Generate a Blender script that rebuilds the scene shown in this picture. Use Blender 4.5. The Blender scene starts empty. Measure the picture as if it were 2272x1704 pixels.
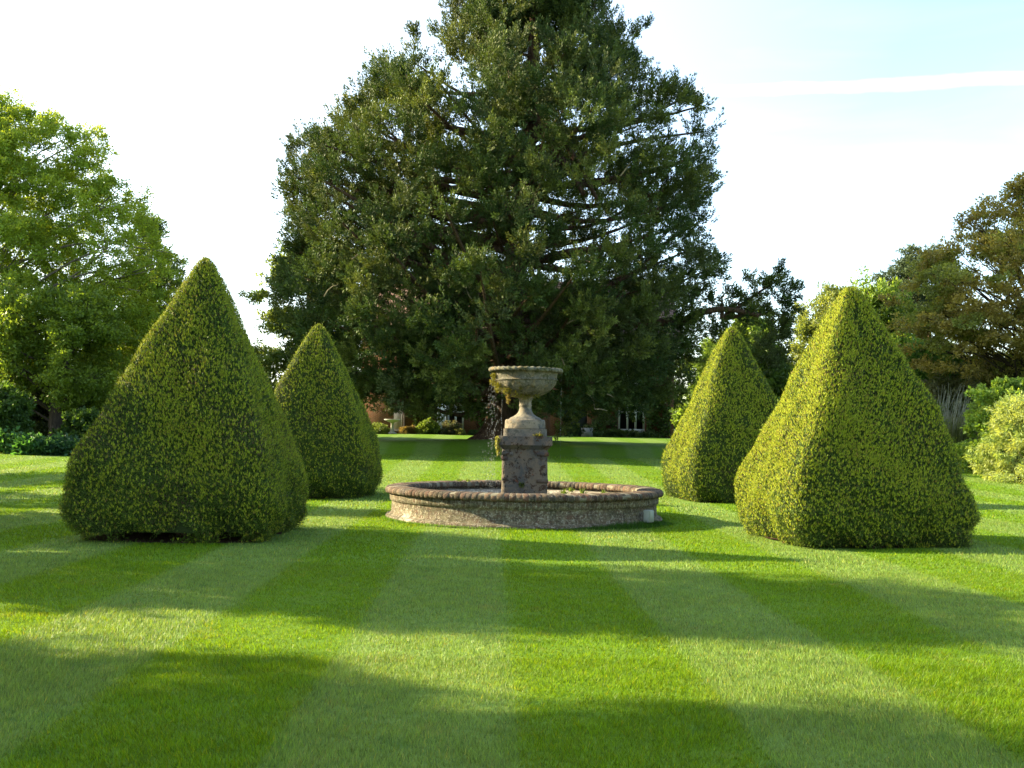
import bpy, math
import numpy as np
from mathutils import Vector, Matrix
R = math.radians
rng = np.random.default_rng(7)

# ------------------------------------------------------------------ camera
SC = bpy.context.scene
COL = SC.collection
cd = bpy.data.cameras.new('camera')
cam = bpy.data.objects.new('camera', cd)
COL.objects.link(cam)
cd.sensor_width = 36.0
cd.lens = 38.0
cd.clip_end = 4000
CAMZ = 1.5
CMAT = Matrix.Translation((0, 0, CAMZ)) @ Matrix.Rotation(R(90 + 2.5), 4, 'X') @ Matrix.Rotation(R(0.9), 4, 'Z')
cam.matrix_world = CMAT
SC.camera = cam

# ------------------------------------------------------------------ sky and sun
EL, AZ = R(25), R(14)
SUNV = Vector((-math.cos(EL) * math.cos(AZ), math.cos(EL) * math.sin(AZ), math.sin(EL)))
world = bpy.data.worlds.new('World')
SC.world = world
world.use_nodes = True
nt = world.node_tree
nt.nodes.clear()
wo = nt.nodes.new('ShaderNodeOutputWorld')
bg = nt.nodes.new('ShaderNodeBackground')
sky = nt.nodes.new('ShaderNodeTexSky')
sky.sky_type = 'NISHITA'
sky.sun_disc = False
sky.sun_elevation = EL
sky.sun_rotation = math.atan2(SUNV.x, SUNV.y)
sky.air_density = 1.0
sky.dust_density = 1.0
sky.ozone_density = 1.0
bg.inputs['Strength'].default_value = 0.112
# thin high cloud veil and one streak, as a function of the sky direction
tc = nt.nodes.new('ShaderNodeTexCoord')
mp = nt.nodes.new('ShaderNodeMapping')
mp.inputs['Scale'].default_value = (1.2, 1.2, 6.0)
nz = nt.nodes.new('ShaderNodeTexNoise')
nz.inputs['Scale'].default_value = 2.2
nz.inputs['Detail'].default_value = 6
nz.inputs['Distortion'].default_value = 0.6
cr = nt.nodes.new('ShaderNodeMapRange')
cr.inputs['From Min'].default_value = 0.48
cr.inputs['From Max'].default_value = 0.75
cr.inputs['To Min'].default_value = 0.0
cr.inputs['To Max'].default_value = 0.14
nt.links.new(tc.outputs['Generated'], mp.inputs['Vector'])
nt.links.new(mp.outputs[0], nz.inputs['Vector'])
nt.links.new(nz.outputs['Fac'], cr.inputs['Value'])
# contrail: band around a great circle
dp = nt.nodes.new('ShaderNodeVectorMath'); dp.operation = 'DOT_PRODUCT'
def sky_dir(px, py):
    v = CMAT.to_3x3() @ Vector(((px - 1136) / 2400, (852 - py) / 2400, -1))
    return v.normalized()
trail_n = sky_dir(1560, 206).cross(sky_dir(2272, 172)).normalized()
dp.inputs[1].default_value = trail_n
wob = nt.nodes.new('ShaderNodeTexNoise'); wob.inputs['Scale'].default_value = 14; wob.inputs['Detail'].default_value = 4
nt.links.new(tc.outputs['Generated'], wob.inputs['Vector'])
nt.links.new(tc.outputs['Generated'], dp.inputs[0])
mad = nt.nodes.new('ShaderNodeMath'); mad.operation = 'MULTIPLY_ADD'
mad.inputs[1].default_value = 0.012; mad.inputs[2].default_value = -0.006
nt.links.new(wob.outputs['Fac'], mad.inputs[0])
ad = nt.nodes.new('ShaderNodeMath'); ad.operation = 'ADD'
nt.links.new(dp.outputs['Value'], ad.inputs[0]); nt.links.new(mad.outputs[0], ad.inputs[1])
ab = nt.nodes.new('ShaderNodeMath'); ab.operation = 'ABSOLUTE'
nt.links.new(ad.outputs[0], ab.inputs[0])
tr = nt.nodes.new('ShaderNodeMapRange')
tr.inputs['From Min'].default_value = 0.002; tr.inputs['From Max'].default_value = 0.0065
tr.inputs['To Min'].default_value = 0.45; tr.inputs['To Max'].default_value = 0.0
nt.links.new(ab.outputs[0], tr.inputs['Value'])
mx_ = nt.nodes.new('ShaderNodeMath'); mx_.operation = 'MAXIMUM'
sd_ = nt.nodes.new('ShaderNodeVectorMath'); sd_.operation = 'DOT_PRODUCT'; sd_.inputs[1].default_value = SUNV
nt.links.new(tc.outputs['Generated'], sd_.inputs[0])
sr = nt.nodes.new('ShaderNodeMapRange'); sr.inputs['From Min'].default_value = .05; sr.inputs['From Max'].default_value = .75
sr.inputs['To Min'].default_value = 0; sr.inputs['To Max'].default_value = .6
nt.links.new(sd_.outputs['Value'], sr.inputs['Value'])
va = nt.nodes.new('ShaderNodeMath'); va.operation = 'ADD'
nt.links.new(sr.outputs[0], va.inputs[0]); nt.links.new(cr.outputs[0], va.inputs[1])
nt.links.new(va.outputs[0], mx_.inputs[0]); nt.links.new(tr.outputs[0], mx_.inputs[1])
cm = nt.nodes.new('ShaderNodeMix'); cm.data_type = 'RGBA'
nt.links.new(mx_.outputs[0], cm.inputs['Factor'])
nt.links.new(sky.outputs[0], cm.inputs['A'])
cm.inputs['B'].default_value = (4.6, 5.0, 4.9, 1)
nt.links.new(cm.outputs['Result'], bg.inputs['Color'])
nt.links.new(bg.outputs[0], wo.inputs['Surface'])

sl = bpy.data.lights.new('sun', 'SUN')
sl.energy = 5.0
sl.angle = R(0.6)
sl.color = (1.0, 0.84, 0.52)
so = bpy.data.objects.new('sun', sl)
COL.objects.link(so)
so.rotation_euler = SUNV.to_track_quat('Z', 'Y').to_euler()
SC.view_settings.view_transform = 'Standard'
SC.view_settings.look = 'None'
SC.view_settings.gamma = 1
SC.view_settings.exposure = 2.15
SC.cycles.max_bounces = 5
SC.cycles.diffuse_bounces = 3
SC.cycles.transmission_bounces = 4
SC.cycles.transparent_max_bounces = 4
SC.cycles.sample_clamp_indirect = 6

# ------------------------------------------------------------------ helpers
K = 2272 / 2212.0      # the tracing was read off a 2212 px wide view

def P(px, py, Y):
    """point on the plane y=Y that lies on the ray through a traced point"""
    v = CMAT.to_3x3() @ Vector(((px * K - 1136) / 2400, (852 - py * K) / 2400, -1))
    t = Y / v.y
    return Vector((v.x * t, Y, CAMZ + v.z * t))

def smooth(a, b, x):
    t = np.clip((x - a) / (b - a), 0, 1)
    return t * t * (3 - 2 * t)

TREE = (-0.36, 50.0)
def ground_z(x, y):
    x = np.asarray(x, float); y = np.asarray(y, float)
    edge = 45.4 + 0.9 * np.sin(x * .13 + .6)
    z = 0.42 * smooth(27, 46, y) + 0.50 * smooth(edge, edge + 2.4, y) + 0.32 * smooth(48, 70, y)
    d2 = ((x - TREE[0]) / 3.6) ** 2 + ((y - TREE[1]) / 3.6) ** 2
    z = z + 0.22 * np.exp(-d2) * 1.0
    z = z + 0.02 * np.sin(x * .55 + 1) * np.sin(y * .37) + 0.012 * np.sin(x * 1.3 + y * .8)
    return z
def gz(x, y): return float(ground_z(x, y))

def lin(r, g, b):
    f = lambda c: ((c / 255 + .055) / 1.055) ** 2.4 if c > 10.3 else c / 255 / 12.92
    return (f(r), f(g), f(b))

def tag(o, label=None, cat=None, group=None, kind=None):
    if label: o['label'] = label
    if cat: o['category'] = cat
    if group: o['group'] = group
    if kind: o['kind'] = kind
    return o

def empty(name, loc=(0, 0, 0)):
    o = bpy.data.objects.new(name, None)
    o.location = loc
    o.empty_display_size = .2
    COL.objects.link(o)
    return o

def link(name, me, mat, parent=None):
    if mat: me.materials.append(mat)
    o = bpy.data.objects.new(name, me)
    COL.objects.link(o)
    if parent is not None:
        o.parent = parent
        o.matrix_parent_inverse = Matrix.Translation(-Vector(parent.location))
    return o

def mesh_np(name, V, F, col=None, uv=None, sm=False):
    """V (n,3); F (m,k) with constant k; col (m,3) per face; uv (m*k,2)"""
    V = np.asarray(V, np.float32); F = np.asarray(F, np.int32)
    m, k = F.shape
    me = bpy.data.meshes.new(name)
    me.vertices.add(len(V)); me.vertices.foreach_set('co', V.ravel())
    me.loops.add(m * k); me.loops.foreach_set('vertex_index', F.ravel())
    me.polygons.add(m)
    me.polygons.foreach_set('loop_start', np.arange(m, dtype=np.int32) * k)
    me.polygons.foreach_set('loop_total', np.full(m, k, np.int32))
    if sm: me.polygons.foreach_set('use_smooth', np.ones(m, bool))
    if col is not None:
        a = me.attributes.new('tint', 'FLOAT_COLOR', 'FACE')
        c = np.ones((m, 4), np.float32); c[:, :3] = col
        a.data.foreach_set('color', c.ravel())
    if uv is not None:
        u = me.uv_layers.new(name='UVMap')
        u.data.foreach_set('uv', np.asarray(uv, np.float32).ravel())
    me.update(calc_edges=True)
    return me

class MB:
    """collects quads and triangles (as quads) with a colour per face"""
    def __init__(s): s.V = []; s.F = []; s.C = []; s.n = 0
    def add(s, V, F, c=(1, 1, 1)):
        V = np.asarray(V, float); F = np.asarray(F, int)
        s.V.append(V); s.F.append(F + s.n); s.n += len(V)
        c = np.asarray(c, float)
        s.C.append(np.tile(c, (len(F), 1)) if c.ndim == 1 else c)
    def box(s, x0, x1, y0, y1, z0, z1, c=(1, 1, 1), rot=0, piv=None):
        V = np.array([(x, y, z) for x in (x0, x1) for y in (y0, y1) for z in (z0, z1)], float)
        if rot:
            p = np.array(piv if piv else ((x0 + x1) / 2, (y0 + y1) / 2)); q = V[:, :2] - p
            V[:, 0] = p[0] + q[:, 0] * math.cos(rot) - q[:, 1] * math.sin(rot)
            V[:, 1] = p[1] + q[:, 0] * math.sin(rot) + q[:, 1] * math.cos(rot)
        s.add(V, [(0, 1, 3, 2), (4, 6, 7, 5), (0, 4, 5, 1), (2, 3, 7, 6), (0, 2, 6, 4), (1, 5, 7, 3)], c)
    def tube(s, pts, rad, n=8, c=(1, 1, 1), wob=0):
        pts = [Vector(p) for p in pts]; m = len(pts)
        if np.isscalar(rad): rad = [rad] * m
        ref = None; rings = []
        for i, p in enumerate(pts):
            d = (pts[min(i + 1, m - 1)] - pts[max(i - 1, 0)]).normalized()
            if ref is None or abs(ref.dot(d)) > .97:
                ref = Vector((1, 0, 0)) if abs(d.x) < .8 else Vector((0, 1, 0))
            a = (ref - d * ref.dot(d)).normalized(); b = d.cross(a); ref = a
            for j in range(n):
                t = 2 * math.pi * j / n
                r = rad[i] * (1 + (wob * math.sin(j * 2.4 + i * .3) if wob else 0))
                rings.append(p + (a * math.cos(t) + b * math.sin(t)) * r)
        F = [(i * n + j, i * n + (j + 1) % n, (i + 1) * n + (j + 1) % n, (i + 1) * n + j) for i in range(m - 1) for j in range(n)]
        s.add([tuple(v) for v in rings], F, c)
    def lathe(s, prof, n=48, c=(1, 1, 1), cen=(0, 0), a0=0, a1=2 * math.pi):
        full = abs(a1 - a0 - 2 * math.pi) < 1e-6
        cols = n if full else n + 1
        V = []
        for (r, z) in prof:
            for j in range(cols):
                t = a0 + (a1 - a0) * j / n
                V.append((cen[0] + r * math.cos(t), cen[1] + r * math.sin(t), z))
        F = []
        for i in range(len(prof) - 1):
            for j in range(n):
                k = (j + 1) % cols
                F.append((i * cols + j, i * cols + k, (i + 1) * cols + k, (i + 1) * cols + j))
        s.add(V, F, c)
    def kites(s, C, D, L, W, col, fold=.25):
        k = leaf_kites(C, D, L, W, fold)
        s.add(k, np.arange(len(k)).reshape(-1, 4), col)
    def mesh(s, name, sm=False):
        return mesh_np(name, np.concatenate(s.V), np.concatenate(s.F), np.concatenate(s.C), sm=sm)
    def build(s, name, mat, parent=None, sm=False):
        return link(name, s.mesh(name, sm), mat, parent)

def unit(a):
    return a / (np.linalg.norm(a, axis=1, keepdims=True) + 1e-9)

def leaf_kites(C, D, L, W, fold=.25, rg=None, Nrm=None, nz_=.6):
    """kite-shaped leaves: C base points, D directions, L lengths, W widths -> (4n,3)"""
    rg = rg or rng
    n = len(C); D = unit(np.asarray(D, float))
    S = unit(np.cross(D, unit(rg.normal(size=(n, 3)) if Nrm is None else Nrm + rg.normal(size=(n, 3)) * nz_)))
    N = np.cross(D, S)
    L = np.broadcast_to(np.asarray(L, float), (n,))[:, None]; W = np.broadcast_to(np.asarray(W, float), (n,))[:, None]
    mid = C + D * L * .45
    a = C; b = mid + S * W * .5 + N * W * fold; c = C + D * L; d = mid - S * W * .5 + N * W * fold
    return np.stack([a, b, c, d], 1).reshape(-1, 3)

def rand_dirs(n):
    return unit(rng.normal(size=(n, 3)))

# ------------------------------------------------------------------ materials
def new_mat(name):
    m = bpy.data.materials.new(name); m.use_nodes = True
    n = m.node_tree; n.nodes.clear()
    out = n.nodes.new('ShaderNodeOutputMaterial')
    return m, n, out

def principled(n, rough=.8, spec=.3):
    b = n.nodes.new('ShaderNodeBsdfPrincipled')
    b.inputs['Roughness'].default_value = rough
    b.inputs['Specular IOR Level'].default_value = spec
    return b

def noise(n, scale, detail=4, rough=.6, vec=None, dist=0):
    t = n.nodes.new('ShaderNodeTexNoise')
    t.inputs['Scale'].default_value = scale; t.inputs['Detail'].default_value = detail
    t.inputs['Roughness'].default_value = rough; t.inputs['Distortion'].default_value = dist
    if vec is not None: n.links.new(vec, t.inputs['Vector'])
    return t.outputs['Fac']

def maprange(n, v, a, b, c=0, d=1):
    m = n.nodes.new('ShaderNodeMapRange')
    for k, x in zip(('From Min', 'From Max', 'To Min', 'To Max'), (a, b, c, d)): m.inputs[k].default_value = x
    n.links.new(v, m.inputs['Value']); return m.outputs[0]

def mixc(n, f, A, B, mode='MIX'):
    m = n.nodes.new('ShaderNodeMix'); m.data_type = 'RGBA'; m.blend_type = mode
    for k, x in (('Factor', f), ('A', A), ('B', B)):
        if isinstance(x, (int, float)): m.inputs[k].default_value = x
        elif isinstance(x, tuple): m.inputs[k].default_value = (*x[:3], 1)
        else: n.links.new(x, m.inputs[k])
    return m.outputs['Result']

def math_(n, op, a, b=0.0, c=None):
    m = n.nodes.new('ShaderNodeMath'); m.operation = op
    for i, x in enumerate((a, b, c)):
        if x is None: continue
        if isinstance(x, (int, float)): m.inputs[i].default_value = x
        else: n.links.new(x, m.inputs[i])
    return m.outputs[0]

def bump(n, h, strength=.5, dist=.02):
    b = n.nodes.new('ShaderNodeBump'); b.inputs['Strength'].default_value = strength
    b.inputs['Distance'].default_value = dist; n.links.new(h, b.inputs['Height']); return b.outputs[0]

def tint(n):
    a = n.nodes.new('ShaderNodeAttribute'); a.attribute_name = 'tint'; return a.outputs['Color']

def geo_pos(n):
    return n.nodes.new('ShaderNodeNewGeometry').outputs['Position']

def leaf_material(name, trans=.35, rough=.55, spec=.25):
    m, n, out = new_mat(name)
    c = tint(n)
    b = principled(n, rough, spec); n.links.new(c, b.inputs['Base Color'])
    t = n.nodes.new('ShaderNodeBsdfTranslucent')
    n.links.new(mixc(n, 1.0, c, (1.5, 1.35, .5), 'MULTIPLY'), t.inputs['Color'])
    mx = n.nodes.new('ShaderNodeMixShader'); mx.inputs[0].default_value = trans
    n.links.new(b.outputs[0], mx.inputs[1]); n.links.new(t.outputs[0], mx.inputs[2])
    n.links.new(mx.outputs[0], out.inputs['Surface'])
    return m

M = {}
M['leaf'] = leaf_material('leaf_broad', .52, .5, .3)
M['needle'] = leaf_material('leaf_needle', .18, .6, .2)
M['yew'] = leaf_material('leaf_yew', .12, .6, .2)

def plain(name, rough=.8, spec=.3, nscale=0, namt=0, bumps=0, bscale=20):
    """tint colour broken up by noise"""
    m, n, out = new_mat(name)
    c = tint(n); pos = geo_pos(n)
    if namt:
        f = maprange(n, noise(n, nscale, 6, .65, pos), .3, .7, 1 - namt, 1 + namt)
        cc = n.nodes.new('ShaderNodeVectorMath'); cc.operation = 'SCALE'
        n.links.new(c, cc.inputs[0]); n.links.new(f, cc.inputs['Scale']); c = cc.outputs[0]
    b = principled(n, rough, spec); n.links.new(c, b.inputs['Base Color'])
    if bumps: n.links.new(bump(n, noise(n, bscale, 6, .7, pos), bumps, .03), b.inputs['Normal'])
    n.links.new(b.outputs[0], out.inputs['Surface'])
    return m
M['plain'] = plain('painted', .6, .3, 6, .12)
M['soil'] = plain('soil', .95, .1, 9, .5, .8, 30)
M['rough'] = plain('rough_tint', .9, .15, 5, .3, .6, 25)

def bark(name, base, dark, sx=6, sz=.8, b_=.9):
    m, n, out = new_mat(name)
    pos = geo_pos(n)
    mp = n.nodes.new('ShaderNodeMapping'); mp.inputs['Scale'].default_value = (sx, sx, sz)
    n.links.new(pos, mp.inputs['Vector'])
    h = noise(n, 1.6, 7, .7, mp.outputs[0], .5)
    c = mixc(n, maprange(n, h, .35, .65), dark, base)
    c = mixc(n, 1.0, c, tint(n), 'MULTIPLY')
    b = principled(n, .9, .15); n.links.new(c, b.inputs['Base Color'])
    n.links.new(bump(n, h, b_, .12), b.inputs['Normal'])
    n.links.new(b.outputs[0], out.inputs['Surface']); return m
M['bark_red'] = bark('bark_conifer', (.13, .08, .052), (.035, .022, .015))
M['bark_grey'] = bark('bark_pale', (.30, .26, .20), (.12, .10, .08), 5, 1.5, .4)
M['bark_dark'] = bark('bark_dark', (.08, .06, .045), (.03, .024, .018), 5, 1.2, .6)
M['deadwood'] = plain('dead_wood', .85, .1, 8, .25)

# mown stripes: both the ground sheet and the blades take the colour from here
def lawn_colour(n, var=None):
    pos = geo_pos(n)
    sp = n.nodes.new('ShaderNodeSeparateXYZ'); n.links.new(pos, sp.inputs[0])
    wn = noise(n, .9, 3, .5, pos)
    x = math_(n, 'ADD', sp.outputs[0], math_(n, 'MULTIPLY', sp.outputs[1], .018))
    x = math_(n, 'ADD', x, math_(n, 'MULTIPLY_ADD', wn, .34, -.32))
    ph = math_(n, 'MULTIPLY', x, math.pi / 1.15)
    s = math_(n, 'SINE', ph)
    f = maprange(n, s, -.3, .3)
    c = mixc(n, f, (.136, .226, .038), (.094, .196, .003))  # sky sheen of the light stripes is painted into their colour
    big = noise(n, .35, 4, .6, pos)
    c = mixc(n, maprange(n, big, .4, .7, 0, .35), c, (.105, .175, .008))
    fine = noise(n, 3.2, 5, .7, pos)
    c = mixc(n, maprange(n, fine, .3, .75, 0, .5), c, (.10, .16, .02))
    dry = noise(n, 1.7, 6, .75, pos)
    c = mixc(n, maprange(n, dry, .58, .72, 0, .5), c, (.19, .18, .05))
    clo = noise(n, 2.6, 3, .6, pos, .4)
    c = mixc(n, maprange(n, clo, .62, .68, 0, .45), c, (.05, .13, .02))
    return c, pos

m, n, out = new_mat('lawn_ground')
c, pos = lawn_colour(n)
g1 = noise(n, 38, 5, .8, pos)
g2 = noise(n, 9, 5, .75, pos)
c = mixc(n, maprange(n, g1, .25, .5, .55, 0), c, (.02, .045, .006))
c = mixc(n, maprange(n, g2, .3, .5, .3, 0), c, (.03, .07, .008))
b = principled(n, .85, .15); n.links.new(c, b.inputs['Base Color'])
n.links.new(bump(n, math_(n, 'ADD', g1, g2), .6, .03), b.inputs['Normal'])
n.links.new(b.outputs[0], out.inputs['Surface']); M['lawn'] = m

m, n, out = new_mat('grass_blades')
c, pos = lawn_colour(n)
c = mixc(n, 1.0, c, tint(n), 'MULTIPLY')
b = principled(n, .5, .3); n.links.new(c, b.inputs['Base Color'])
t = n.nodes.new('ShaderNodeBsdfTranslucent')
n.links.new(mixc(n, 1.0, c, (1.8, 1.45, .35), 'MULTIPLY'), t.inputs['Color'])
mx = n.nodes.new('ShaderNodeMixShader'); mx.inputs[0].default_value = .42
n.links.new(b.outputs[0], mx.inputs[1]); n.links.new(t.outputs[0], mx.inputs[2])
n.links.new(mx.outputs[0], out.inputs['Surface']); M['grass'] = m

# ------------------------------------------------------------------ ground
def make_ground():
    xs = np.concatenate([[-900, -400, -200, -120, -80, -60], np.arange(-45, 45.1, .75), [60, 80, 120, 200, 400, 900]])
    ys = np.concatenate([[-300, -100, -40, -10], np.arange(0, 76, .5), [80, 90, 110, 150, 250, 500, 1500, 3000]])
    X, Y = np.meshgrid(xs, ys)
    V = np.stack([X, Y, ground_z(X, Y)], -1).reshape(-1, 3)
    nx = len(xs); i = np.arange(len(ys) - 1)[:, None] * nx + np.arange(nx - 1)[None, :]
    i = i.ravel()
    F = np.stack([i, i + 1, i + nx + 1, i + nx], 1)
    o = link('lawn', mesh_np('lawn', V, F, sm=True), M['lawn'])
    tag(o, kind='structure')
make_ground()

FC = (0.24, 18.9)      # fountain centre
def grass_band(y0, y1, dens, h, w, xm):
    n = int((y1 * y1 - y0 * y0) * xm * dens)
    y = np.sqrt(rng.uniform(y0 * y0, y1 * y1, n)); x = rng.uniform(-1, 1, n) * xm * y
    return x, y
def make_grass():
    Vs = []; Cs = []
    for (y0, y1, dens, h, w, xm) in ((3.9, 7.2, 10500, .027, .0046, .54), (7.2, 12, 5200, .023, .0058, .54), (12, 20, 1700, .026, .010, .53), (20, 34, 420, .03, .02, .52), (34, 46, 170, .024, .026, .5)):
        x, y = grass_band(y0, y1, dens, h, w, xm)
        r = np.hypot(x - FC[0], y - FC[1]); k = r > 2.40
        for (tx, ty) in ((-4.3, 14.9), (4.9, 15.6), (-4.4, 24.2), (4.95, 24.7)):
            k &= ~((np.abs(x - tx) < 1.15) & (np.abs(y - ty) < 1.15))
        x, y = x[k], y[k]; n = len(x)
        z = ground_z(x, y)
        hh = h * rng.uniform(.55, 1.35, n); ww = w * rng.uniform(.6, 1.3, n)
        tuft = np.sin(x * 9 + np.sin(y * 7)) * np.sin(y * 11 + np.sin(x * 5)); hh *= 1 + .30 * tuft; hh *= 1 + .25 * np.sin(x * 2.1 + np.sin(y * 1.7) * 2) * np.sin(y * 1.3 + x)
        stripe = np.sin((x + .018 * y - .15) * math.pi / 1.15)
        lean = rng.normal(size=(n, 2)) * .45
        lean[:, 1] += np.where(stripe < 0, .55, -.45)     # rolled away / towards
        a = rng.uniform(0, math.pi, n)
        sx, sy = np.cos(a) * ww / 2, np.sin(a) * ww / 2
        v0 = np.stack([x - sx, y - sy, z - .002], 1); v1 = np.stack([x + sx, y + sy, z - .002], 1)
        v2 = np.stack([x + lean[:, 0] * hh, y + lean[:, 1] * hh, z + hh], 1)
        Vs.append(np.stack([v0, v1, v2], 1).reshape(-1, 3))
        v = rng.uniform(.5, 1.5, (n, 1)) * (1 + .12 * tuft[:, None]); cc = np.tile(v, (1, 3))
        br = rng.random(n) < .05; cc[br] = cc[br] * np.array([2.0, 1.25, 1.6])
        Cs.append(cc)
    V = np.concatenate(Vs); C = np.concatenate(Cs)
    o = link('grass', mesh_np('grass', V, np.arange(len(V)).reshape(-1, 3), C), M['grass'])
    tag(o, 'short mown lawn grass in alternating light and dark stripes', 'grass', kind='stuff')
make_grass()

# ------------------------------------------------------------------ clipped yew pyramids
PROF = [(0, .86), (.05, .95), (.12, 1), (.2, .985), (.3, .905), (.43, .775), (.52, .68), (.62, .56), (.7, .46), (.8, .335), (.87, .245), (.94, .145), (.98, .085), (1, .02)]
PT = np.array([p[0] for p in PROF]); PR = np.array([p[1] for p in PROF])
def yew(cx, cy, w, H, label, dens, leaf, bulge=1.0, apex=(0, 0), hole=None, yellow=.4, rot=0, base_c=(.064, .105, .011), t0=.012, ex=(14.0, 8.0)):
    z0 = gz(cx, cy)
    root = empty('clipped_yew', (cx, cy, z0))
    tag(root, label, 'topiary', 'clipped yew pyramids around the fountain')
    ph = rng.uniform(0, 6, 8)
    prof = lambda t: np.interp(t, PT, PR) ** bulge
    def surf(t, th, off=0):
        r = prof(t) * w
        e = ex[0] - ex[1] * t
        c, s = np.cos(th), np.sin(th)
        k = (np.abs(c) ** e + np.abs(s) ** e) ** (-1 / e)
        lump = .03 * np.sin(th * 5 + ph[0] + t * 7) + .026 * np.sin(th * 9 + ph[1] - t * 13) + .016 * np.sin(t * 31 + ph[2] + th * 3) + .02 * np.sin(th * 2 + t * 5 + ph[3])
        low = np.clip(1 - t / .14, 0, 1)
        lump = lump + low * (.07 * np.sin(th * 7 + ph[4]) + .05 * np.sin(th * 13 + ph[5] + t * 40))
        rr = np.maximum(r * k * (1 + lump * .8) + off, .0)
        x = rr * np.cos(th + rot); y = rr * np.sin(th + rot)
        return np.stack([x + apex[0] * t, y + apex[1] * t, t * H], -1)
    def normals(t, th):
        e = .01
        a = surf(np.clip(t + e, 0, 1), th) - surf(np.clip(t - e, 0, 1), th)
        b = surf(t, th + e) - surf(t, th - e)
        return unit(np.cross(b, a))
    org = np.array([cx, cy, z0])
    # sample by area
    def sample(n):
        t = rng.random(n * 3); th = rng.uniform(0, 2 * math.pi, n * 3)
        kk = (np.abs(np.cos(th)) ** 4 + np.abs(np.sin(th)) ** 4) ** (-1 / 4)
        keep = rng.random(n * 3) < (prof(t) + .05) * kk ** 2 / 2.0
        return t[keep][:n], th[keep][:n]
    n = int(w * H * 5.2 * dens)
    t, th = sample(n)
    p = surf(t, th, -.015); nn = normals(t, th)
    if hole is not None:
        hx, hz, rx, rz = hole
        k = np.ones(len(p), bool)
        for (ax_, az_, bx_, bz_) in ((hx, hz, rx, rz), (hx + .40, hz + .10, .16, .10), (hx - .75, hz - .02, .3, .05), (hx + .95, hz - .02, .2, .05)):
            k &= ~((((p[:, 0] - ax_) / bx_) ** 2 + ((p[:, 2] - az_) / bz_) ** 2 < rng.uniform(.4, 1.3, len(p))) & (p[:, 1] < 0))
        p, nn, t, th = p[k], nn[k], t[k], th[k]
    low = np.clip((.16 - t) / .16, 0, 1)[:, None]
    # dense under layer of dark needles
    n1 = len(p)
    reps = 4
    C = np.repeat(p, reps, 0) + rng.normal(size=(n1 * reps, 3)) * .022 - np.repeat(nn, reps, 0) * rng.uniform(0, .05, (n1 * reps, 1))
    D = np.repeat(nn, reps, 0) * .30 + rng.normal(size=(n1 * reps, 3)) * .5 + np.array([0, 0, .35])
    cA = np.array(base_c) * rng.uniform(.55, 1.35, (len(C), 1)) * (1 + rng.normal(size=(len(C), 1)) * .1)
    bp = np.repeat(np.sin(p[:, 0] * 3.1 + ph[1]) * np.sin(p[:, 2] * 3.7 + ph[2]) + .4 * np.sin(p[:, 1] * 5 + ph[3]), reps)
    brown = rng.random(len(C)) < .06 + .30 * np.clip(bp - .2, 0, 1)
    cA[brown] = np.array([.085, .06, .03]) * rng.uniform(.6, 1.3, (brown.sum(), 1))
    V1 = leaf_kites(C, D, leaf * .85 * rng.uniform(.7, 1.3, len(C)), leaf * .42, Nrm=np.repeat(nn, reps, 0), nz_=.22)
    # upright new shoots, lighter yellow-green, in patches
    pat = .5 + .25 * np.sin(th * 3 + ph[6] + t * 6) + .25 * np.sin(t * 17 + ph[7] + th * 5)
    k = rng.random(n1) < yellow * (.45 + .9 * pat) * np.clip(.25 + t * 2.4, 0, 1.1)
    sp, sn = p[k], nn[k]
    C2 = []; D2 = []
    for j in range(4):
        C2.append(sp + sn * .012 + rng.normal(size=sp.shape) * .006)
        D2.append(sn * .35 + np.array([0, 0, 1.0]) + rng.normal(size=sp.shape) * .28)
    C2 = np.concatenate(C2); D2 = np.concatenate(D2)
    cB = np.tile(np.array([.27, .32, .020]), (len(C2), 1)) * rng.uniform(.65, 1.25, (len(C2), 1))
    warm = rng.random(len(C2)) < .14; cB[warm] = np.array([.25, .19, .035]) * rng.uniform(.7, 1.1, (warm.sum(), 1))
    V2 = leaf_kites(C2, D2, leaf * rng.uniform(.9, 1.6, len(C2)), leaf * .30, Nrm=np.concatenate([sn] * 4), nz_=.32)
    ks = rng.random(n1) < .022
    C3 = np.repeat(p[ks], 5, 0); N3 = np.repeat(nn[ks], 5, 0); n3 = len(C3)
    ax3 = np.repeat(unit(nn[ks] * .7 + np.array([0, 0, .9]) + rng.normal(size=(ks.sum(), 3)) * .35), 5, 0)
    C3 = C3 + ax3 * (np.tile(np.arange(5), ks.sum()) * leaf * .75)[:, None]
    V3 = leaf_kites(C3, ax3 + rng.normal(size=(n3, 3)) * .45, leaf * 1.1, leaf * .3)
    cC = np.tile(np.array([.17, .235, .02]), (n3, 1)) * rng.uniform(.6, 1.25, (n3, 1))
    V = np.concatenate([V1, V2, V3]) + org; Cc = np.concatenate([cA, cB, cC])
    link('foliage', mesh_np('foliage', V, np.arange(len(V)).reshape(-1, 4), Cc), M['yew'], root)
    # inner dark twig mass
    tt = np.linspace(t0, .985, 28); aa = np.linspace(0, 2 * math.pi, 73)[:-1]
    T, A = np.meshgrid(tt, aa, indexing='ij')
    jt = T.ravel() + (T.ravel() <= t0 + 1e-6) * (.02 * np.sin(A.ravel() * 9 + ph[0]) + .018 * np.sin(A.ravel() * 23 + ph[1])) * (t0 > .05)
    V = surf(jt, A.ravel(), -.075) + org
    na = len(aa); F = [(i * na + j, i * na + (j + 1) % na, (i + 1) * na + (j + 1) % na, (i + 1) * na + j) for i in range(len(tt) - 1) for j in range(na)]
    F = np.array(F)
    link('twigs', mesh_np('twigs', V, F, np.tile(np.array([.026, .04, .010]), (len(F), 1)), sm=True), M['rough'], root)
    mb = MB()
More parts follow.
